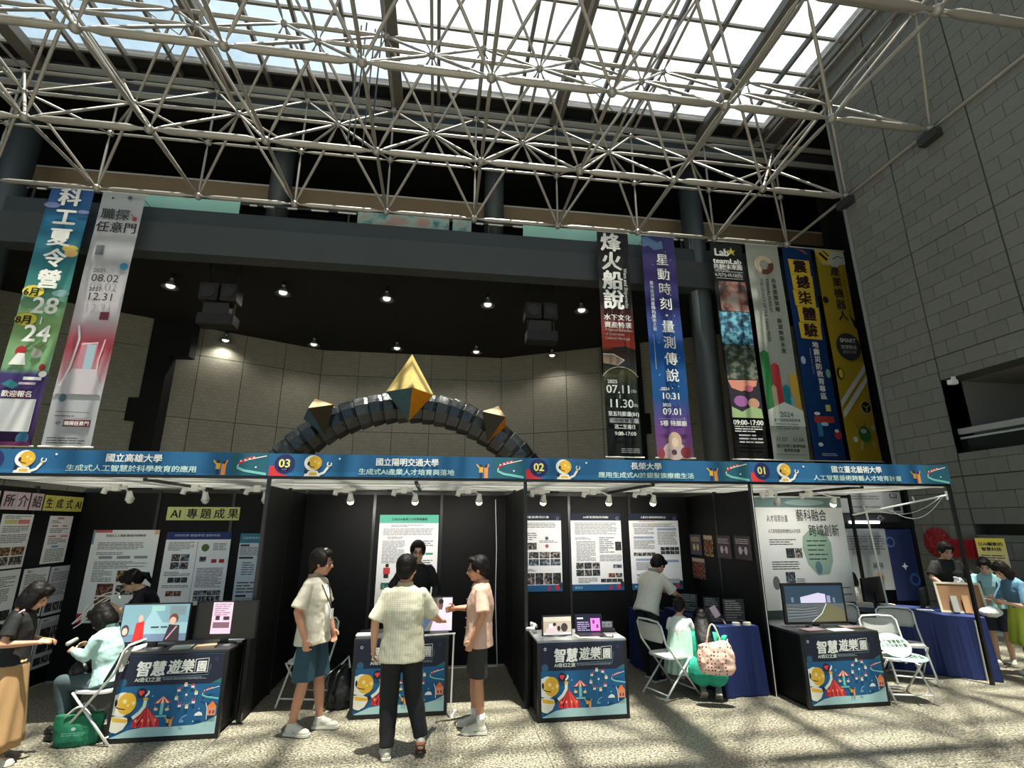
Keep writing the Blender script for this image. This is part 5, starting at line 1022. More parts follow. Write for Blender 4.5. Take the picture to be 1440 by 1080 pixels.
# 5 centre man seen from behind
p = Person('man in a pale checked shirt and black trousers seen from behind at the middle counter', -.27, 5.22, D(4), 1.67, hy=-18, skin=(204, 154, 124))
p.arm(-1, (-.25, -.02, 1.07), (-.25, .02, .84), (0, .1, -1), (1, 0, 0), .7).arm(1, (.27, .06, 1.09), (.36, .30, 1.0), (.4, 1, -.1), (0, 0, -1), .3)
p.leg(-1, (-.09, .0, .46), (-.09, -.06, .09), (-.1, 1, 0)).leg(1, (.12, .05, .46), (.2, -.02, .13), (.05, .75, -.62)); p.body().hair('short', (16, 14, 14))
p.top(plaid('checked_shirt', (214, 208, 186), (190, 188, 164), 44, 60, .3), hem=-.13, w_=1.13, flare=1.03, sleeve=.68, sleeve_r=.09, disp=.018); p.trousers(cloth('black_trousers', (24, 26, 28)), to=1.0, r0=.11, r1=.062); p.shoes(shoe_w, sole1=mat('gum_sole', (150, 84, 46), .6))
# 6 man behind the counter
p = Person('young man in a black sweater and glasses standing behind the middle counter', -.23, 7.08, D(184), 1.74, hp=2, skin=(222, 176, 148))
p.arm(1, (.28, .08, 1.13), (.22, .25, .98), (-.1, 1, -.3), (0, 0, -1), .4).arm(-1, (-.25, .05, 1.1), (-.2, .25, .97), (0, 1, -.3), (0, 0, -1), .4)
p.leg(1, (.09, .02, .46), (.09, 0, .09)).leg(-1, (-.09, .02, .46), (-.09, 0, .09)); p.body().hair('fringe', (18, 15, 14)).glasses()
p.top(cloth('black_knit', (22, 22, 24)), hem=-.02, w_=1.08, long=True, collar=False, name='sweater'); p.trousers(cloth('black_trousers', (24, 26, 28)), to=1.0); p.shoes(shoe_k)
p.strap([p.T(-.06, .03, .5), p.T(0, .075, .475), p.T(.06, .03, .5)], white, .008, 'undershirt_edge')
# 7 man in pink
pink = cloth('pink_shirt', (214, 178, 158), .05, 5)
p = Person('man in a pale pink shirt and dark shorts standing right of the middle counter', .47, 5.66, D(84), 1.63, hp=6, lean=-2, skin=(196, 140, 108))
p.arm(1, (.23, .03, 1.09), (.13, .25, 1.10), (-.1, 1, -.1), (-1, 0, 0), .7).arm(-1, (-.24, -.04, 1.08), (-.22, .07, .86), (0, .3, -1), (1, 0, 0), .7)
p.leg(-1, (-.09, .0, .46), (-.09, -.03, .09), (0, 1, 0)).leg(1, (.09, .04, .46), (.09, .03, .09), (.2, 1, 0)); p.body().hair('short', (20, 17, 16)).glasses(False)
p.top(pink, hem=-.10, w_=1.06, flare=1.02, sleeve=.62, sleeve_r=.084, disp=.018); p.trousers(cloth('charcoal_shorts', (48, 46, 44)), name='shorts', to=.46, r0=.104, r1=.094); p.shoes(shoe_w)
for sd_ in (-1, 1):
    kn, an, toe = p.legs[sd_]; b = B(); loft(b, [an + Vector((0, 0, .0)), an + Vector((0, 0, .09))], [.04, .043], 14); obj('sock', b, white, p.o, smooth=True)
p.strap([p.T(.05, -.04, .52), p.T(.06, .1, .44), p.T(.0, .15, .22)], blackm, .005, 'lanyard'); p.strap([p.T(-.05, -.04, .52), p.T(-.06, .1, .44), p.T(.0, .15, .22)], blackm, .005, 'lanyard')
# 8 man in booth 02 bending right
p = Person('man in a white shirt and black trousers leaning over the seated visitors in booth 02', 2.80, 6.98, D(-62), 1.62, lean=24, hp=26, skin=(200, 150, 122))
p.arm(1, (.22, .34, 1.06), (.10, .58, 1.0), (-.1, 1, 0), (-.5, 0, -.8), .5).arm(-1, (-.2, .38, 1.10), (-.06, .60, 1.03), (.2, 1, 0), (.5, 0, -.8), .5)
p.leg(1, (.09, .03, .45), (.09, .0, .09)).leg(-1, (-.09, .03, .45), (-.1, .1, .09)); p.body().hair('short', (18, 15, 14))
p.top(cloth('white_shirt', (216, 214, 200), .04, 5), hem=-.05, w_=1.06, sleeve=.6, sleeve_r=.08, disp=.02); p.trousers(cloth('black_trousers', (24, 26, 28)), to=1.0, r0=.1, r1=.07); p.shoes(shoe_k)
# 9 child seated
p = Person('girl in a pale green dress sitting on a folding chair in booth 02', 2.98, 6.42, D(-35), 1.25, hip=.62, lean=8, hp=14, female=True, skin=(206, 164, 138))
p.arm(1, (.18, .12, .85), (.08, .3, .86), None, None, .8).arm(-1, (-.18, .12, .85), (-.08, .3, .86), None, None, .8)
p.leg(1, (.09, .36, .60), (.09, .4, .2)).leg(-1, (-.08, .36, .60), (-.08, .4, .2)); p.body().hair('bun', (24, 18, 16))
p.top(cloth('pale_tee', (206, 212, 206)), hem=.1, collar=False, sleeve=.5, name='blouse', w_=1.0); p.skirt(cloth('pale_green_tulle', (168, 200, 184), .12, 20), h0=.42, z1=.30, r0=.13, r1=.27, folds=16, amp=.014, name='dress', dy=.02); p.shoes(shoe_w)
# 10 crouching woman
p = Person('long-haired woman in a green top crouching with a dotted pink bag on her back', 3.19, 6.20, D(-20), 1.50, hip=.31, lean=22, hp=8, female=True, skin=(206, 166, 142))
p.arm(1, (.27, .12, .66), (.32, .33, .78), (0, .5, .8), (-1, 0, 0), .5).arm(-1, (-.24, .16, .6), (-.1, .4, .66), None, None, .6)
p.leg(1, (.14, .30, .44), (.1, -.04, .12), (.1, .8, -.62)).leg(-1, (-.12, .30, .44), (-.08, -.02, .12), (-.05, .8, -.62)); p.body().hair('long', (12, 9, 8))
gt = cloth('green_top', (34, 164, 134), .08, 5)
p.top(gt, hem=.0, collar=False, w_=1.08, sleeve=.72, sleeve_r=.085, name='blouse', disp=.02); p.trousers(cloth('green_skirt_cloth', (34, 158, 130), .08, 5), name='culottes', to=.46, r0=.19, r1=.13); p.shoes(shoe_g, sole=mat('sole_beige', (168, 158, 140), .7))
# 11 man black tee behind booth 01 table
p = Person('man in a black T-shirt standing behind the blue table at the right', 8.10, 7.55, D(160), 1.68, hp=20, skin=(210, 164, 138))
p.arm(1, (.26, .06, 1.1), (.2, .26, .98), None, None, .5).arm(-1, (-.3, .02, 1.1), (-.3, .2, .96), None, None, .5)
p.leg(1, (.09, .02, .46), (.09, 0, .09)).leg(-1, (-.09, .02, .46), (-.09, 0, .09)); p.body().hair('fringe', (26, 22, 20))
p.top(cloth('black_cotton', (24, 24, 26)), hem=-.03, w_=1.15, collar=False, name='tee', sleeve=.6, sleeve_r=.085); p.trousers(cloth('black_trousers', (24, 26, 28)), to=1.0); p.shoes(shoe_k)
# 12 boy
p = Person('boy in a pale turquoise T-shirt with black straps looking down, second from right', 8.16, 7.0, D(130), 1.48, hp=26, skin=(218, 172, 146))
p.arm(1, (.2, .1, 1.06), (.1, .27, 1.0), None, None, .6).arm(-1, (-.22, .06, 1.06), (-.14, .26, .98), None, None, .6)
p.leg(1, (.09, .02, .46), (.09, 0, .09)).leg(-1, (-.09, .02, .46), (-.09, 0, .09)); p.body().hair('fringe', (22, 18, 18))
p.top(cloth('turquoise_tee', (150, 196, 200), .05, 5), hem=-.03, collar=False, name='tee', w_=1.06); p.trousers(cloth('navy_shorts', (40, 46, 60)), name='shorts', to=.46, r0=.1, r1=.1); p.shoes(shoe_w)
for q in (-1, 1): p.strap([p.T(q * .09, -.13, .3), p.T(q * .1, .0, .515), p.T(q * .1, .145, .3), p.T(q * .11, .14, .1)], blackm, .012, 'bag_strap')
# 13 woman in blue with yellow skirt
p = Person('woman in a blue top and lime yellow skirt leaning in at the right edge', 7.95, 6.42, D(80), 1.48, lean=12, hp=24, female=True, skin=(206, 160, 132))
p.arm(1, (.17, .22, .98), (.04, .38, 1.06), (-.2, .8, .5), (-1, 0, 0), .9).arm(-1, (-.24, .16, .98), (-.14, .36, 1.02), (.2, .9, .3), (1, 0, 0), .8)
p.leg(1, (.09, .02, .46), (.09, .02, .09), (0, 1, 0)).leg(-1, (-.09, .02, .46), (-.09, -.06, .09), (0, 1, 0)); p.body().hair('bob', (24, 19, 18))
p.top(cloth('denim_blue_top', (84, 124, 150), .06, 5), hem=.05, collar=False, name='blouse', w_=1.08, sleeve=.66, sleeve_r=.082); p.skirt(cloth('lime_skirt', (196, 210, 70), .08, 6), h0=.12, z1=.42, r0=.15, r1=.26, folds=10, amp=.02); p.shoes(shoe_w)
# 14 far visitor
p = Person('dark-haired woman in white seated far back between the backdrop and the screen', 7.42, 8.75, D(30), 1.5, hip=.45, female=True, hp=10, skin=(220, 150, 140))
p.arm(1, (.2, .1, .72), (.1, .3, .7), None, None, .6).arm(-1, (-.2, .1, .72), (-.1, .3, .7), None, None, .6)
p.leg(1, (.09, .4, .46), (.09, .4, .1)).leg(-1, (-.09, .4, .46), (-.09, .4, .1)); p.body().hair('bob', (26, 20, 18)); p.top(cloth('white_shirt', (216, 214, 200), .04, 5), collar=False, name='tee', w_=1.05); p.trousers(cloth('black_trousers', (24, 26, 28)), to=1.0); p.shoes(shoe_k)

# ================================================================ FURNITURE AND THINGS
def counter(label, x, y, rz=0, w_=1.0, d=.5, h=.75):
    """display counter; x,y = front left bottom corner"""
    t = thing('display_counter', label, 'counter', (x, y, 0), rz)
    bx('counter_body', .02, w_ - .02, .02, d, .03, h - .025, black, t); bx('counter_top', 0, w_, 0, d + .01, h - .025, h, mat('counter_laminate', (150, 150, 150), .35) if 'silver' in label else mat('counter_black', (44, 44, 46), .4), t, bevel=.004)
    for xx in (0, w_ - .035): bx('corner_post', xx, xx + .035, 0, .035, 0, h - .025, blackm, t); bx('corner_post', xx, xx + .035, d - .035, d, 0, h - .025, blackm, t)
    bx('bottom_rail', .035, w_ - .035, .005, .03, .0, .04, blackm, t)
    W = w_ - .07; Hh = h - .075; f = bx('front_graphic', 0, W, -.003, .003, 0, Hh, ink(fas_blue), t); f.location = (.035, .0, .045)
    def u(px): return (px - 135) / 850 * W
    def v(py): return Hh - (py - 300) / 730 * Hh
    a = Art(f, -.0035)
    a.rect(0, W, v(575), Hh, (24, 30, 52)).poly([(u(900), v(575)), (W, v(530)), (W, v(575))], (44, 110, 110)).ell(u(175), v(545), .035, .035, (40, 90, 124)).ring(u(180), v(358), .012, .005, wht, 12).ring(u(925), v(352), .014, .004, (70, 74, 110), 12)
    a.poly([(0, 0), (W, 0), (W, v(870)), (u(900), v(920)), (u(800), v(945)), (u(600), v(950)), (u(400), v(945)), (u(280), v(965)), (u(200), v(1000))], (170, 206, 206)).poly([(0, 0), (u(150), 0), (u(210), v(1000)), (u(150), v(1030)), (0, v(1020))], (20, 60, 96))
    # tent
    a.poly([(u(305), v(945)), (u(520), v(945)), (u(515), v(880)), (u(460), v(830)), (u(408), v(765)), (u(350), v(835)), (u(305), v(880))], (196, 34, 44))
    for q in range(4): x0 = 330 + q * 50; a.poly([(u(x0), v(945)), (u(x0 + 14), v(945)), (u(x0 + 12), v(890)), (u(408), v(775))], (236, 90, 84))
    for q in range(4): a.ell(u(330 + q * 52), v(885), .010, .014, (250, 150, 110))
    a.line([(u(408), v(765)), (u(408), v(740))], .004, red_)
    # carousel
    a.poly([(u(448), v(738)), (u(600), v(735)), (u(525), v(675))], red_)
    for q in range(3): a.poly([(u(468 + q * 45), v(738)), (u(490 + q * 45), v(737)), (u(525), v(678))], (244, 226, 200))
    a.rect(u(512), u(538), v(840), v(738), tealc).line([(u(470), v(760)), (u(470), v(800))], .003, wht).line([(u(575), v(760)), (u(575), v(800))], .003, wht).ell(u(478), v(790), .018, .012, (236, 206, 150)).ell(u(570), v(795), .018, .012, (236, 206, 150)).rect(u(480), u(572), v(860), v(845), tealc)
    # ferris wheel
    cx, cz = u(712), v(672); rr = .088 * W / .93
    a.ring(cx, cz, rr, .004, (120, 170, 200)).ring(cx, cz, rr * .82, .003, (90, 140, 180))
    for q in range(8):
        an = 2 * PI * q / 8 + .2; ex, ez = cx + rr * math.cos(an), cz + rr * math.sin(an) * 1.1; a.line([(cx, cz), (ex, ez)], .002, (90, 140, 180)); a.rect(ex - .014, ex + .014, ez - .022, ez + .002, wht); a.ell(ex, ez + .004, .014, .010, (206, 60, 90) if q % 2 else (224, 190, 130))
    a.ell(cx, cz, .01, .01, wht).line([(cx, cz - rr * .2), (cx - .02, cz - rr * 1.5)], .004, (90, 140, 180))
    people_fig(a, u(590), v(945), .085); coaster(a, u(840), W, v(720), v(605)); a.rect(u(905), u(975), v(865), v(790), (226, 150, 110)).poly([(u(895), v(790)), (u(980), v(790)), (u(940), v(735))], (240, 130, 60)).rect(u(920), u(935), v(850), v(820), (150, 50, 60)).rect(u(948), u(963), v(850), v(820), (150, 50, 60)).line([(u(885), v(750)), (u(900), v(800)), (u(905), v(900))], .006, wht)
    a.poly([(u(800), v(862)), (u(870), v(862)), (u(860), v(835)), (u(835), v(825)), (u(808), v(842))], wht).line([(u(690), v(900)), (u(705), v(870)), (u(740), v(850))], .01, (110, 160, 190)).rect(u(685), u(720), v(915), v(895), (110, 160, 190))
    for sx_, sy_ in ((440, 670), (835, 800), (798, 910), (400, 620)): a.ell(u(sx_), v(sy_), .005, .006, (190, 220, 230))
    a.done()
    a = Art(f, -.0075, 'printed_robot')
    a.poly([(0, v(840)), (u(200), v(830)), (u(262), v(860)), (u(268), v(900)), (u(240), v(955)), (u(190), v(985)), (u(150), v(975)), (0, v(960))], (228, 226, 206)).poly([(u(140), v(845)), (u(262), v(870)), (u(262), v(900)), (u(150), v(885))], yel)
    a.ell(u(278), v(865), .016, .022, (24, 26, 40)).line([(u(300), v(860)), (u(350), v(815)), (u(382), v(760)), (u(385), v(700))], .03, (214, 226, 218)).ell(u(385), v(695), .022, .014, yel).line([(u(375), v(670)), (u(398), v(650)), (u(402), v(625))], .018, wht)
    a.poly([(0, v(650))] + [(u(200) + .1 * W * math.cos(t_), v(735) + .148 * Hh * math.sin(t_)) for t_ in [R(120 - 12 * q) for q in range(21)]] + [(0, v(825))], (226, 226, 212))
    a.ell(u(238), v(728), .088 * W, .132 * Hh, yel, rot=0).ell(u(152), v(720), .012, .03, (24, 26, 40)).line([(u(155), v(755)), (u(180), v(770)), (u(232), v(780))], .008, (24, 26, 40)).ell(u(220), v(710), .018, .02, (240, 220, 150)).ell(u(290), v(725), .014, .018, (240, 220, 150)).ell(u(250), v(745), .014, .012, (240, 210, 110))
    a.ell(u(343), v(640), .041, .041, (24, 24, 34)).ell(u(332), v(632), .014, .014, (220, 60, 80)).ell(u(354), v(632), .014, .014, (220, 60, 80)).poly([(u(319), v(636)), (u(343), v(668)), (u(367), v(636))], (220, 60, 80)).done()
    text(f, '智慧', u(262), v(478), .135 * Hh / .67, wht, y=-.0075, bold=.035, shear=.12, width=.275 * W); text(f, '遊樂', u(520), v(458), .12 * Hh / .67, wht, y=-.0075, bold=.03, shear=.12, width=.255 * W); text(f, '園', u(764), v(455), .1 * Hh / .67, wht, y=-.0075, bold=.03, shear=.05, width=.085 * W)
    a = Art(f, -.0045, 'title_frame'); a.line([(u(750), v(350)), (u(858), v(342)), (u(856), v(472)), (u(745), v(474))], .006, wht).line([(u(750), v(350)), (u(750), v(474)), (u(520), v(472))], .006, wht).line([(u(480), v(505)), (u(868), v(495)), (u(880), v(400))], .003, (120, 160, 170)).done()
    text(f, 'AI奇幻之旅', u(268), v(538), .042 * Hh / .67, (220, 226, 214), y=-.0075, bold=.02, width=.25 * W)
    a = Art(f, -.0045, 'small_print'); a.rows(u(495), u(865), v(512), v(525), .012, (150, 156, 160)).done()
    return t
counter('black display counter at left under two monitors', -2.94, 5.82, 0, .98, .5, .76)
counter('black display counter behind the man in the checked shirt', -.82, 6.12, 0, 1.0, .5, .76)
counter('display counter with a silver top and two small screens, in front of booth 02', 1.09, 5.76, 0, .97, .55, .76)
counter('black display counter with one large monitor in booth 01', 4.06, 5.70, R(1), 1.0, .8, .76)

def monitor(label, x, y, z, w_, h, rz=0, stand=.1, bez=.018, tilt=0, content=None, name='monitor'):
    t = thing(name, label, 'monitor', (x, y, z), rz)
    bx('screen_housing', -w_ / 2, w_ / 2, -.012, .02, stand, stand + h, blackpl, t, bevel=.004)
    s = bx('screen', -w_ / 2 + bez, w_ / 2 - bez, -.0145, -.012, stand + bez, stand + h - bez, screenm, t)
    bx('stand_neck', -.035, .035, .0, .035, .012, stand + h * .4, blackpl, t); b = B(); loft(b, [(0, .02, 0), (0, .02, .012)], [(.13, .09), (.12, .08)], 24, (1, 0, 0)); obj('stand_foot', b, blackpl, t)
    if content:
        a = Art(s, -.0155, 'screen_image', emit=.55); content(a, -w_ / 2 + bez, w_ / 2 - bez, stand + bez, stand + h - bez); a.done()
    return t
def c_story(a, x0, x1, z0, z1):
    w_ = x1 - x0; h = z1 - z0
    a.rect(x0, x1, z0, z1, (122, 158, 168)).poly([(x0 + .2 * w_, z0), (x0 + .45 * w_, z1 - .1 * h), (x0 + .62 * w_, z0 + .5 * h), (x1, z0 + .5 * h), (x1, z0)], (150, 184, 190)).rect(x0, x1, z0, z0 + .2 * h, (110, 128, 150)).rect(x0 + .42 * w_, x0 + .62 * w_, z1 - .18 * h, z1 - .04 * h, (150, 190, 184)).rect(x0 + .7 * w_, x0 + .95 * w_, z1 - .3 * h, z1 - .05 * h, (120, 136, 140))
    a.ell(x0 + .28 * w_, z0 + .62 * h, .035 * w_, .1 * h, (214, 170, 150)).poly([(x0 + .2 * w_, z0), (x0 + .36 * w_, z0), (x0 + .34 * w_, z0 + .55 * h), (x0 + .22 * w_, z0 + .5 * h)], (200, 44, 44)).ell(x0 + .78 * w_, z0 + .6 * h, .07 * w_, .14 * h, (110, 60, 46)).ell(x0 + .77 * w_, z0 + .55 * h, .05 * w_, .1 * h, (224, 176, 150)).poly([(x0 + .66 * w_, z0), (x0 + .9 * w_, z0), (x0 + .88 * w_, z0 + .42 * h), (x0 + .72 * w_, z0 + .45 * h)], (50, 44, 50)).line([(x0 + .7 * w_, z0 + .05 * h), (x0 + .84 * w_, z0 + .4 * h)], .02 * w_, (214, 150, 160)).ell(x0 + .07 * w_, z0 + .3 * h, .06 * w_, .16 * h, (70, 56, 60)).ell(x0 + .07 * w_, z0 + .28 * h, .04 * w_, .1 * h, (220, 180, 160)).rect(x0 + .45 * w_, x0 + .57 * w_, z0 + .36 * h, z0 + .4 * h, (40, 50, 60)).rect(x0 + .6 * w_, x0 + .7 * w_, z0 + .36 * h, z0 + .4 * h, (40, 50, 60))
monitor('left monitor of the leftmost counter showing an illustrated story scene', -2.75, 6.0, .76, .63, .36, 0, .05, .01, content=c_story)
def c_pink_reflection(a, x0, x1, z0, z1):  # dark screen with the reflection of a pink poster painted in
    w_ = x1 - x0; h = z1 - z0; a.rect(x0, x1, z0, z1, (20, 20, 18)).rect(x0 + .27 * w_, x0 + .6 * w_, z0 + .12 * h, z1, (222, 186, 204)).rows(x0 + .3 * w_, x0 + .57 * w_, z1 - .05 * h, z1 - .35 * h, .02, (150, 110, 130)).rect(x0 + .33 * w_, x0 + .4 * w_, z0 + .5 * h, z0 + .62 * h, (60, 40, 50)).rect(x0 + .46 * w_, x0 + .56 * w_, z0 + .5 * h, z0 + .6 * h, (60, 40, 50)).rect(x0 + .3 * w_, x0 + .57 * w_, z0 + .28 * h, z0 + .44 * h, (120, 90, 100))
monitor('right dark monitor of the leftmost counter with a pink poster reflection painted on it', -2.11, 6.06, .76, .62, .36, R(-4), .05, .01, content=c_pink_reflection)
def c_man(a, x0, x1, z0, z1):
    w_ = x1 - x0; h = z1 - z0; a.rect(x0, x1, z0, z1, (120, 112, 104)).rect(x0 + .68 * w_, x1, z0, z1, (226, 210, 232)).poly([(x0 + .1 * w_, z0), (x0 + .5 * w_, z0 + .6 * h), (x0 + .45 * w_, z0 + .7 * h), (x0, z0 + .5 * h), (x0, z0)], (70, 90, 120)).rect(x0, x0 + .5 * w_, z0 + .78 * h, z1, (80, 76, 66)).poly([(x0 + .3 * w_, z0), (x0 + .85 * w_, z0), (x0 + .82 * w_, z0 + .55 * h), (x0 + .62 * w_, z0 + .66 * h), (x0 + .45 * w_, z0 + .5 * h)], (222, 204, 224)).ell(x0 + .63 * w_, z0 + .78 * h, .07 * w_, .15 * h, (110, 76, 64)).ell(x0 + .63 * w_, z0 + .88 * h, .08 * w_, .08 * h, (28, 22, 22))
monitor('screen with a standing man shown on it, at the right end of the middle counter', .04, 6.30, .76, .36, .36, 0, .02, .008, content=c_man)
def c_meet(a, x0, x1, z0, z1):
    w_ = x1 - x0; h = z1 - z0; a.rect(x0, x1, z0, z1, (184, 168, 148)).rect(x0, x1, z0 + .75 * h, z1, (206, 196, 178)).rect(x0, x1, z0, z0 + .12 * h, (210, 206, 206)).poly([(x0 + .05 * w_, z0 + .1 * h), (x0 + .55 * w_, z0 + .1 * h), (x0 + .45 * w_, z0 + .5 * h), (x0 + .15 * w_, z0 + .4 * h)], (214, 190, 190)).ell(x0 + .4 * w_, z0 + .58 * h, .06 * w_, .1 * h, (50, 40, 40)).ell(x0 + .75 * w_, z0 + .4 * h, .12 * w_, .24 * h, (60, 50, 46)).rect(x0 + .2 * w_, x0 + .34 * w_, z0 + .4 * h, z0 + .62 * h, (226, 220, 210)).ell(x0 + .55 * w_, z0 + .35 * h, .06 * w_, .15 * h, (40, 36, 36))
monitor('small screen showing a meeting on the silver counter', 1.355, 5.98, .76, .34, .205, R(2), .0, .012, content=c_meet, name='tablet_screen')
def c_code(a, x0, x1, z0, z1):
    w_ = x1 - x0; h = z1 - z0; a.rect(x0, x1, z0, z1, (24, 16, 42)).rect(x0 + .58 * w_, x0 + .95 * w_, z0 + .1 * h, z0 + .8 * h, (216, 120, 196)).rows(x0 + .06 * w_, x0 + .55 * w_, z0 + .6 * h, z0 + .1 * h, .02, (170, 150, 190)).rect(x0 + .06 * w_, x0 + .3 * w_, z0 + .76 * h, z0 + .84 * h, wht).rect(x0 + .66 * w_, x0 + .74 * w_, z0 + .5 * h, z0 + .7 * h, (90, 50, 110)).rect(x0 + .8 * w_, x0 + .88 * w_, z0 + .25 * h, z0 + .45 * h, (90, 50, 110))
t = thing('laptop', 'open laptop with a purple screen on the silver counter', 'laptop', (1.735, 6.04, .76), R(-3))
bx('keyboard_base', -.15, .15, -.2, .0, .001, .014, blackpl, t, bevel=.003); lid = bx('lid', -.155, .155, 0, .01, 0, .2, blackpl, t); lid.rotation_euler.x = R(-10); a = Art(lid, -.002, 'screen_image', emit=.5); c_code(a, -.147, .147, .008, .192); a.done()
t = thing('card_holder', 'small black holder of printed cards at the right of the silver counter', 'holder', (1.96, 6.12, .76), R(-6))
bx('tray', -.09, .09, -.06, .06, .001, .03, blackpl, t); q_ = bx('card', -.08, .08, -.002, .002, .03, .11, ink((60, 60, 70)), t); a = Art(q_, -.0025); a.rows(-.07, .07, .10, .04, .016, wht).done()
for lb, x, y, w_, d, c, rz in (('open white booklet on the silver counter', 1.66, 5.86, .24, .13, (214, 208, 190), .1), ('dark-framed tablet lying at the right of the silver counter', 1.88, 5.87, .15, .12, (40, 34, 38), -.3)):
    o = bx('booklet' if 'book' in lb else 'tablet', -w_ / 2, w_ / 2, -d / 2, d / 2, .0005, .008, ink(c)); o.location = (x, y, .76); o.rotation_euler.z = rz; tag(o, lb, 'booklet' if 'book' in lb else 'tablet')
    if 'tablet' in lb: bx('display', -w_ / 2 + .012, w_ / 2 - .012, -d / 2 + .01, d / 2 - .01, .008, .0095, ink((150, 120, 130)), o)
b = B(); pts = [(1.10 + .05 * math.cos(q), 6.13 + .05 * math.sin(q), .775 + .01 * q) for q in range(9)]; loft(b, pts, .02, 8); tag(obj('rolled_cable', b, white, smooth=True), 'roll of white cable at the left end of the silver counter', 'cable')
# big monitor booth 01
def c_road(a, x0, x1, z0, z1):
    w_ = x1 - x0; h = z1 - z0; a.rect(x0, x1, z0, z1, (36, 56, 74)).rect(x0, x1, z0, z0 + .5 * h, (78, 84, 86)).poly([(x0 + .26 * w_, z0 + .52 * h), (x0 + .7 * w_, z0 + .52 * h), (x0 + .7 * w_, z0 + .76 * h), (x0 + .58 * w_, z0 + .8 * h), (x0 + .26 * w_, z0 + .68 * h)], (186, 180, 204)).poly([(x0 + .45 * w_, z0), (x1, z0), (x1, z0 + .3 * h), (x0 + .75 * w_, z0 + .5 * h), (x0 + .7 * w_, z0 + .5 * h)], (92, 90, 66)).line([(x0 + .42 * w_, z0), (x0 + .6 * w_, z0 + .22 * h), (x0 + .7 * w_, z0 + .5 * h)], .012 * w_, (190, 196, 196))
    for q in range(9): a.line([(x0 + .02 * w_, z0 + (.06 + .045 * q) * h), (x0 + .3 * w_, z0 + (.1 + .035 * q) * h), (x0 + .52 * w_, z0 + (.14 + .035 * q) * h)], .006 * w_, (130, 140, 146) if q % 2 else (48, 54, 58))
    a.rect(x0 + .72 * w_, x0 + .78 * w_, z0 + .52 * h, z0 + .72 * h, (130, 130, 160)).rect(x0 + .82 * w_, x0 + .86 * w_, z0 + .52 * h, z0 + .66 * h, (96, 110, 130)).rect(x0 + .1 * w_, x0 + .14 * w_, z0 + .54 * h, z0 + .68 * h, (96, 110, 130))
monitor('large black monitor showing a grey road scene in booth 01', 4.53, 6.02, .76, .79, .46, R(-3), .03, .03, content=c_road)
for lb, x, y, rz, c in (('pinkish closed tablet at the left foot of the large monitor', 4.33, 5.84, .15, (96, 78, 82)), ('brownish closed notebook at the right foot of the large monitor', 4.90, 5.93, -.1, (116, 104, 98)), ('white computer mouse pad between the tablets under the large monitor', 4.66, 5.82, 0, (190, 192, 186))):
    o = bx('tablet', -.13, .13, -.07, .07, .0005, .014 if 'pad' not in lb else .004, ink(c), bevel=.003); o.location = (x, y, .76); o.rotation_euler.z = rz; tag(o, lb, 'tablet')
for lb, x, y, rz, c in (('pale stack of leaflets on the leftmost counter', -2.45, 5.93, .2, (196, 200, 184)), ('brownish stack of leaflets on the leftmost counter', -2.24, 5.94, .3, (150, 130, 104)), ('grey folded bag at the back right of the leftmost counter', -2.06, 6.2, .1, (110, 120, 120))):
    t = thing('leaflet_stack', lb, 'leaflets', (x, y, .76), rz)
    for q in range(3): bx('leaflet', -.09 + .01 * q, .09 + .01 * q, -.05, .05, .0005 + q * .008, .0075 + q * .008, ink(c), t)
t = thing('display_stand', 'slim white easel beside the right end of the middle counter', 'stand', (.215, 6.02, 0))
b = B(); loft(b, [(.0, 0, 0), (.015, .02, .80)], .009, 8); obj('leg', b, whitem, t); b = B(); loft(b, [(-.3, .02, .79), (.03, .02, .80)], .009, 8); obj('ledge', b, whitem, t); b = B(); loft(b, [(.0, .0, .0), (.06, .25, .0)], .009, 8); obj('foot', b, whitem, t)
for lb, x, y, c, w_ in (('white plate-like gadget on the left of the middle counter', -.72, 6.24, (206, 206, 200), .2), ('dark flat game pad under the hand of the man in the checked shirt', .08, 6.2, (60, 62, 64), .2)):
    o = bx('game_pad', -w_ / 2, w_ / 2, -.05, .05, .0005, .03, ink(c), bevel=.008); o.location = (x, y, .76); tag(o, lb, 'gadget')

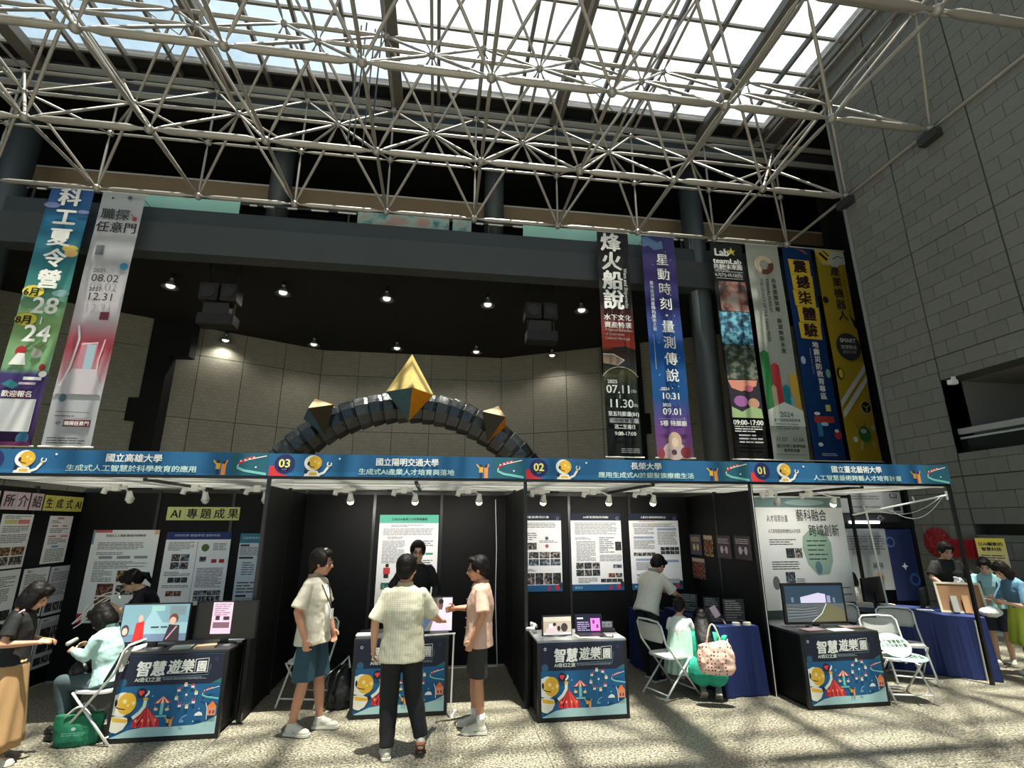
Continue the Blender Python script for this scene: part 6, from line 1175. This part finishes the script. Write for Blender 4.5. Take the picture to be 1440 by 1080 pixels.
# folding chairs
def chair(label, x, y, rz):
    t = thing('folding_chair', label, 'chair', (x, y, 0), rz, group='white folding chairs')
    b = B(); N = 16; w_, d = .2, .19
    ring = [(w_ * (abs(math.cos(q)) ** .5) * (1 if math.cos(q) >= 0 else -1), d * (abs(math.sin(q)) ** .5) * (1 if math.sin(q) >= 0 else -1)) for q in [2 * PI * i / 28 for i in range(28)]]
    lo = [b.verts.new((px, py, .42)) for px, py in ring]; hi = [b.verts.new((px, py, .445)) for px, py in ring]; b.faces.new(lo[::-1]); b.faces.new(hi)
    for i in range(28): b.faces.new((lo[i], lo[(i + 1) % 28], hi[(i + 1) % 28], hi[i]))
    obj('seat', b, white, t, bevel=.004)
    b = B(); NN = 10   # curved backrest
    rows = []
    for j in range(5):
        z = .60 + j * .052; row = []
        for i in range(NN + 1):
            u_ = -1 + 2 * i / NN; hw = .205 - (.03 if j in (0, 4) else 0) - (.01 if j == 4 else 0); row.append(b.verts.new((u_ * hw, -.235 - (z - .6) * .22 - .03 * (1 - u_ * u_), z)))
        rows.append(row)
    for p_, q_ in zip(rows, rows[1:]):
        for i in range(NN): b.faces.new((p_[i], p_[i + 1], q_[i + 1], q_[i]))
    bmesh.ops.solidify(b, geom=b.faces[:], thickness=.014); obj('backrest', b, white, t, smooth=True)
    b = B()
    pts = [(-.215, .25, .01), (-.215, -.225, .60), (-.21, -.275, .79), (-.17, -.285, .83), (0, -.29, .84), (.17, -.285, .83), (.21, -.275, .79), (.215, -.225, .60), (.215, .25, .01)]
    loft(b, pts, .012, 8); obj('front_frame', b, whitem, t, smooth=True); b = B(); loft(b, [(-.215, .19, .085), (.215, .19, .085)], .009, 8); obj('front_crossbar', b, whitem, t)
    for sx in (-1, 1):
        b = B(); loft(b, [(sx * .19, .16, .43), (sx * .19, -.27, .01)], .011, 8); obj('rear_leg', b, whitem, t, smooth=True)
    b = B(); loft(b, [(-.19, -.22, .06), (.19, -.22, .06)], .009, 8); obj('rear_crossbar', b, whitem, t); return t
chair('white folding chair under the seated woman in the mint jacket', -3.10, 6.0, R(80))
chair('white folding chair behind the man in the cream shirt', -1.40, 6.76, R(168))
chair('white folding chair under the girl in the pale green dress', 2.82, 6.42, R(-72))
chair('white folding chair with two green fans on its seat, nearest in booth 01', 5.42, 5.92, R(165))
chair('empty white folding chair right of the fans, by the blue table', 6.12, 6.50, R(150))
chair('white folding chair half hidden behind the chair with the fans', 5.66, 6.92, R(150))
chair('white folding chair partly hidden behind the large monitor counter', 4.42, 6.96, R(200))
# bags
t = thing('tote_bag', 'green tote bag standing on the floor at left', 'bag', (-3.19, 5.86, 0), R(6))
gb = mat('green_nonwoven', (22, 112, 78), .7, var=.12, bump=.3, bscale=60); b = B(); loft(b, [(0, 0, .0), (0, 0, .05), (0, 0, .16), (0, 0, .25)], [(.17, .08), (.185, .09), (.2, .075), (.205, .05)], 28, (1, 0, 0)); o = remesh(b, 'bag_body', gb, t, .01, 1, .02, .08)
a = Art(t, -.095, 'printed_mark'); a.ell(0, .155, .018, .014, (190, 220, 206)).rows(-.09, .09, .125, .10, .016, (120, 180, 156)).done()
for yy in (-.045, .045):
    b = B(); loft(b, [(-.1 + .2 * q / 10, yy * (1.2), .24 + .08 * math.sin(PI * q / 10)) for q in range(11)], .009, 8); obj('handle', b, mat('green_handle', (190, 196, 186), .7), t, smooth=True)
t = thing('pink_bag', 'pink dotted tote bag on the back of the crouching woman', 'bag', (3.16, 5.93, .33), R(-14))
pb = mat('pink_dots', (216, 178, 160), .8); n = pb.node_tree.nodes; l = pb.node_tree.links; tcx = n.new('ShaderNodeTexCoord'); vo = n.new('ShaderNodeTexVoronoi'); vo.inputs['Scale'].default_value = 26; vo.inputs['Randomness'].default_value = .35; cm = n.new('ShaderNodeValToRGB'); cm.color_ramp.interpolation = 'CONSTANT'; cm.color_ramp.elements[0].color = lin((96, 52, 48)) + (1,); cm.color_ramp.elements[1].position = .26; cm.color_ramp.elements[1].color = lin((222, 184, 166)) + (1,)
l.new(tcx.outputs['Object'], vo.inputs['Vector']); l.new(vo.outputs['Distance'], cm.inputs[0]); l.new(cm.outputs[0], n['Principled BSDF'].inputs['Base Color'])
b = B(); loft(b, [(0, 0, .0), (0, 0, .05), (.0, 0, .2), (-.02, 0, .32)], [(.16, .06), (.2, .085), (.205, .075), (.17, .04)], 28, (1, 0, 0)); remesh(b, 'bag_body', pb, t, .01, 1, .03, .1)
b = B(); loft(b, [(-.09 + .16 * q / 10, 0, .31 + .2 * math.sin(PI * q / 10)) for q in range(11)], .01, 8); obj('handle', b, mat('cream_strap', (222, 214, 190), .7), t, smooth=True)
t = thing('backpack', 'black backpack leaning on the left side of the middle counter', 'bag', (-.98, 6.52, 0), R(10))
b = B(); loft(b, [(0, 0, .0), (0, 0, .08), (0, .02, .3), (.02, .06, .42)], [(.12, .1), (.15, .12), (.13, .09), (.06, .05)], 20, (1, 0, 0)); remesh(b, 'bag_body', mat('black_nylon', (28, 28, 30), .6), t, .012, 1, .03, .1)
for q in (-1, 1):
    b = B(); loft(b, [(q * .06 - .1, -.08, .06), (q * .06 - .16, -.14, .2), (q * .05 - .1, -.1, .36), (q * .02, 0, .42)], .016, 8); obj('strap', b, blackm, t, smooth=True)
b = B(); loft(b, [(-.02, 0, .42), (.06, .02, .5), (.08, -.05, .4)], .012, 6); obj('tied_cloth', b, white, t)
# fans on the chair
fan = mat('fan_mint', (168, 210, 196), .5)
for k, (dx, dy, rz) in enumerate(((-.02, .05, .1), (.05, -.05, -.15))):
    t = thing('paddle_fan', ('upper' if k == 0 else 'lower') + ' mint green paper fan with brown characters on the folding chair', 'fan', (5.42 + dx, 5.86 - .0 + dy, .449 + .014 * (1 - k)), R(-10) + rz); t.rotation_euler.x = R(48 if k == 0 else 8); t.location.z += .10 if k == 0 else .0
    b = B(); loft(b, [(0, 0, 0.0), (0, 0, .003)], [(.20, .15)] * 2, 32, (1, 0, 0)); obj('paddle', b, fan, t)
    tx = text(t, '人工智慧藝術\n人才培育計畫', -.16, -.0, .05, (80, 84, 40), bold=.02, width=.32)
    for v_ in tx.data.vertices: v_.co = (v_.co.x, v_.co.z + .02, .0045)
    bx('handle', -.012, .012, -.22, -.14, 0, .004, white, t)
# blue covered tables
bluec = mat('royal_blue_cloth', (16, 36, 92), .65, var=.15, scale=3, bump=.3, bscale=12)
def covered_table(label, pts, h=.75):
    t = thing('covered_table', label, 'table')
    b = B(); n_ = len(pts); bot = []; topv = [b.verts.new((px, py, h)) for px, py in pts]; b.faces.new(topv)
    cx = sum(p_[0] for p_ in pts) / n_; cy = sum(p_[1] for p_ in pts) / n_; loop_t = []; loop_b = []
    for i in range(n_):
        a_, c_ = Vector(pts[i]), Vector(pts[(i + 1) % n_]); L = (c_ - a_).length; m_ = max(4, int(L / .05)); nrm = Vector(((c_ - a_).y, -(c_ - a_).x)).normalized()
        if nrm.dot((a_ + c_) / 2 - Vector((cx, cy))) < 0: nrm = -nrm
        for q in range(m_):
            p_ = a_.lerp(c_, q / m_); amp = .018 * math.sin(q * 1.3 + i) + .012 * math.sin(q * .6 + 1); loop_t.append(b.verts.new((p_.x, p_.y, h + .001))); loop_b.append(b.verts.new((p_.x + nrm.x * (.02 + amp), p_.y + nrm.y * (.02 + amp), .01)))
    for i in range(len(loop_t)): j = (i + 1) % len(loop_t); b.faces.new((loop_t[i], loop_t[j], loop_b[j], loop_b[i]))
    o = obj('tablecloth', b, bluec, t); bx('table_board', min(p_[0] for p_ in pts) + .05, max(p_[0] for p_ in pts) - .05, cy - .1, cy + .1, h - .04, h - .005, blackm, t)
    for px, py in pts: bx('leg', px + (.06 if px < cx else -.09), px + (.09 if px < cx else -.06), py + (.06 if py < cy else -.09), py + (.09 if py < cy else -.06), 0, h - .04, whitem, t)
    return t
covered_table('table under a blue cloth along the right side of booth 02', [(3.38, 6.22), (3.90, 6.22), (3.90, 7.75), (3.38, 7.75)])
covered_table('table under a blue cloth at the back of booth 02 beside the white-shirted man', [(2.86, 7.4), (3.24, 7.4), (3.24, 7.8), (2.86, 7.8)])
covered_table('long table under a blue cloth at the right of booth 01', [(5.98, 7.25), (7.15, 6.28), (7.70, 6.85), (6.55, 7.85)])
# things on the booth 02 side table
for lb, x, y, w_, h, c, rz, tl_ in (('upright black leaflet rack nearest on the blue side table', 3.72, 6.42, .26, .28, (40, 38, 40), R(-8), 0), ('dark leaflet stand leaning left on the blue side table', 3.60, 6.75, .20, .26, (52, 50, 50), R(-35), R(-14)), ('small grey leaflet stand before the dark leaflet stand', 3.50, 6.5, .14, .15, (70, 70, 70), R(-30), R(-20)), ('dark teal board leaning at the deep end of the side table', 3.56, 7.3, .22, .24, (30, 48, 54), R(-40), R(-18))):
    t = thing('leaflet_stand', lb, 'stand', (x, y, .752), rz); q_ = bx('panel', -w_ / 2, w_ / 2, -.006, .006, 0, h, ink(c), t); q_.rotation_euler.x = tl_; bx('foot', -w_ / 2, w_ / 2, -.03, .05, 0, .008, blackpl, t)
    a = Art(q_, -.0065); a.rows(-w_ / 2 + .02, w_ / 2 - .02, h * .93, h * .55, .025, (150, 146, 146)).rect(-w_ / 2 + .02, w_ / 2 - .02, h * .42, h * .46, (110, 106, 96)).rows(-w_ / 2 + .02, w_ / 2 - .02, h * .36, h * .1, .03, (120, 116, 110)).done()
for lb, x, y, c in (('white round badge case on the blue side table', 3.66, 6.30, (200, 200, 194)), ('cream cup lid on the blue side table', 3.80, 6.30, (206, 200, 170))):
    b = B(); loft(b, [(0, 0, 0), (0, 0, .03)], [.05, .045], 16); o = obj('badge_case' if 'badge' in lb else 'cup_lid', b, ink(c)); o.location = (x, y, .752); tag(o, lb, 'badge case' if 'badge' in lb else 'lid')
o = bx('phone', -.04, .04, -.004, .004, 0, .13, ink((206, 182, 190)), bevel=.003); o.location = (3.50, 6.42, .83); o.rotation_euler = (R(-20), R(-25), R(-10)); tag(o, 'pink phone held up by the crouching woman', 'phone')
# things on the booth 01 table
monitor('black monitor seen from behind at the left end of the long blue table', 6.72, 7.55, .752, .72, .36, R(205), .03)
monitor('second dark monitor turned away on the long blue table', 7.28, 7.25, .752, .5, .24, R(215), .02)
t = thing('framed_canvas', 'wooden framed canvas seen from behind on the long blue table', 'frame', (7.24, 6.62, .752), R(-32)); t.rotation_euler.x = R(-16); t.scale = (.88, .88, .88)
bx('canvas_back', -.27, .27, -.004, .004, .02, .44, mat('cork_brown', (146, 108, 76), .8, var=.1), t)
for a0, a1, z0, z1 in ((-.3, .3, 0, .03), (-.3, .3, .43, .46), (-.3, -.27, .03, .43), (.27, .3, .03, .43)): bx('frame_bar', a0, a1, -.015, .015, z0, z1, mat('frame_cream', (206, 198, 170), .6), t)
bx('easel_strut', .0, .09, -.05, -.03, .0, .26, mat('easel_wood', (176, 134, 92), .7), t); bx('spray_bottle', -.15, -.07, -.08, -.03, .0, .24, mat('pale_bottle', (176, 176, 166), .5), t)
o = remesh((lambda b: (ball(b, (0, 0, .06), (.2, .12, .065), 14, 10), b)[1])(B()), 'white_pouch', mat('white_cloth', (206, 206, 202), .8), None, .012, 1, .03, .08); o.location = (7.42, 6.42, .74); o.rotation_euler.z = R(30); tag(o, 'crumpled white cloth pouch at the near end of the blue table', 'pouch')
for lb, x, y, c in (('blue printed leaflets on the blue table by the monitor', 6.55, 7.1, (60, 90, 150)), ('white sheets on the blue table before the second monitor', 6.95, 6.95, (190, 196, 200)), ('small cream box beside the monitor on the blue table', 6.33, 7.32, (196, 190, 170))):
    o = bx('leaflets', -.1, .1, -.06, .06, 0, .006 if 'box' not in lb else .06, ink(c)); o.location = (x, y, .753); o.rotation_euler.z = R(-30); tag(o, lb, 'leaflets' if 'box' not in lb else 'box')
t = thing('boom_stand', 'white T-shaped boom stand with hanging wires over the blue table', 'stand', (6.72, 7.42, .755))
b = B(); loft(b, [(.08, 0, .0), (.0, 0, 1.36)], .014, 8); obj('pole', b, whitem, t); b = B(); loft(b, [(-.2, .05, 1.32), (1.2, -.3, 1.62)], .014, 8); obj('boom', b, whitem, t)
b = B(); loft(b, [(0, 0, 1.36), (-.03, 0, 1.46)], .01, 8); loft(b, [(.72, -.18, 1.51), (.7, -.18, 1.6)], .01, 8); obj('peg', b, whitem, t); b = B(); loft(b, [(1.2, -.3, 1.55), (1.2, -.3, 1.68)], .022, 8); obj('end_cap', b, whitem, t); b = B(); loft(b, [(.08, 0, 0), (.08, 0, .015)], .1, 16); obj('foot', b, whitem, t)
b = B(); loft(b, [(.15 + 1.0 * q / 10, -.05 - .02 * q, 1.38 + .22 * q / 10 - .14 * math.sin(PI * q / 10)) for q in range(11)], .004, 5); loft(b, [(.3 + .85 * q / 10, -.08 - .02 * q, 1.42 + .18 * q / 10 - .24 * math.sin(PI * q / 10)) for q in range(11)], .004, 5); obj('wire', b, whitem, t)
# patterned grey coat hanging between the visitors
t = thing('hanging_coat', 'grey and white patterned coat hanging behind the black post', 'coat', (7.90, 7.24, .55))
b = B(); loft(b, [(0, 0, 0), (0, 0, .3), (.02, 0, .6)], [(.16, .08), (.15, .07), (.06, .04)], 18, (1, 0, 0)); remesh(b, 'coat_cloth', photo('coat', (70, 72, 74), (170, 168, 170), (210, 206, 206), 9), t, .012, 1, .04, .08)
bx('coat_rail', -.01, .01, -.01, .01, -.55, .62, blackm, t)
b = B(); loft(b, [(.88, 7.94, 2.3), (.90, 7.93, 1.6), (.89, 7.93, .9), (.92, 7.92, .03)], .007, 6); loft(b, [(.92, 7.9, .012), (.2, 7.88, .012), (-.4, 7.85, .012)], .007, 6)
tag(obj('power_cable', b, whitem), 'white cable running down the back wall of booth 03', 'cable')
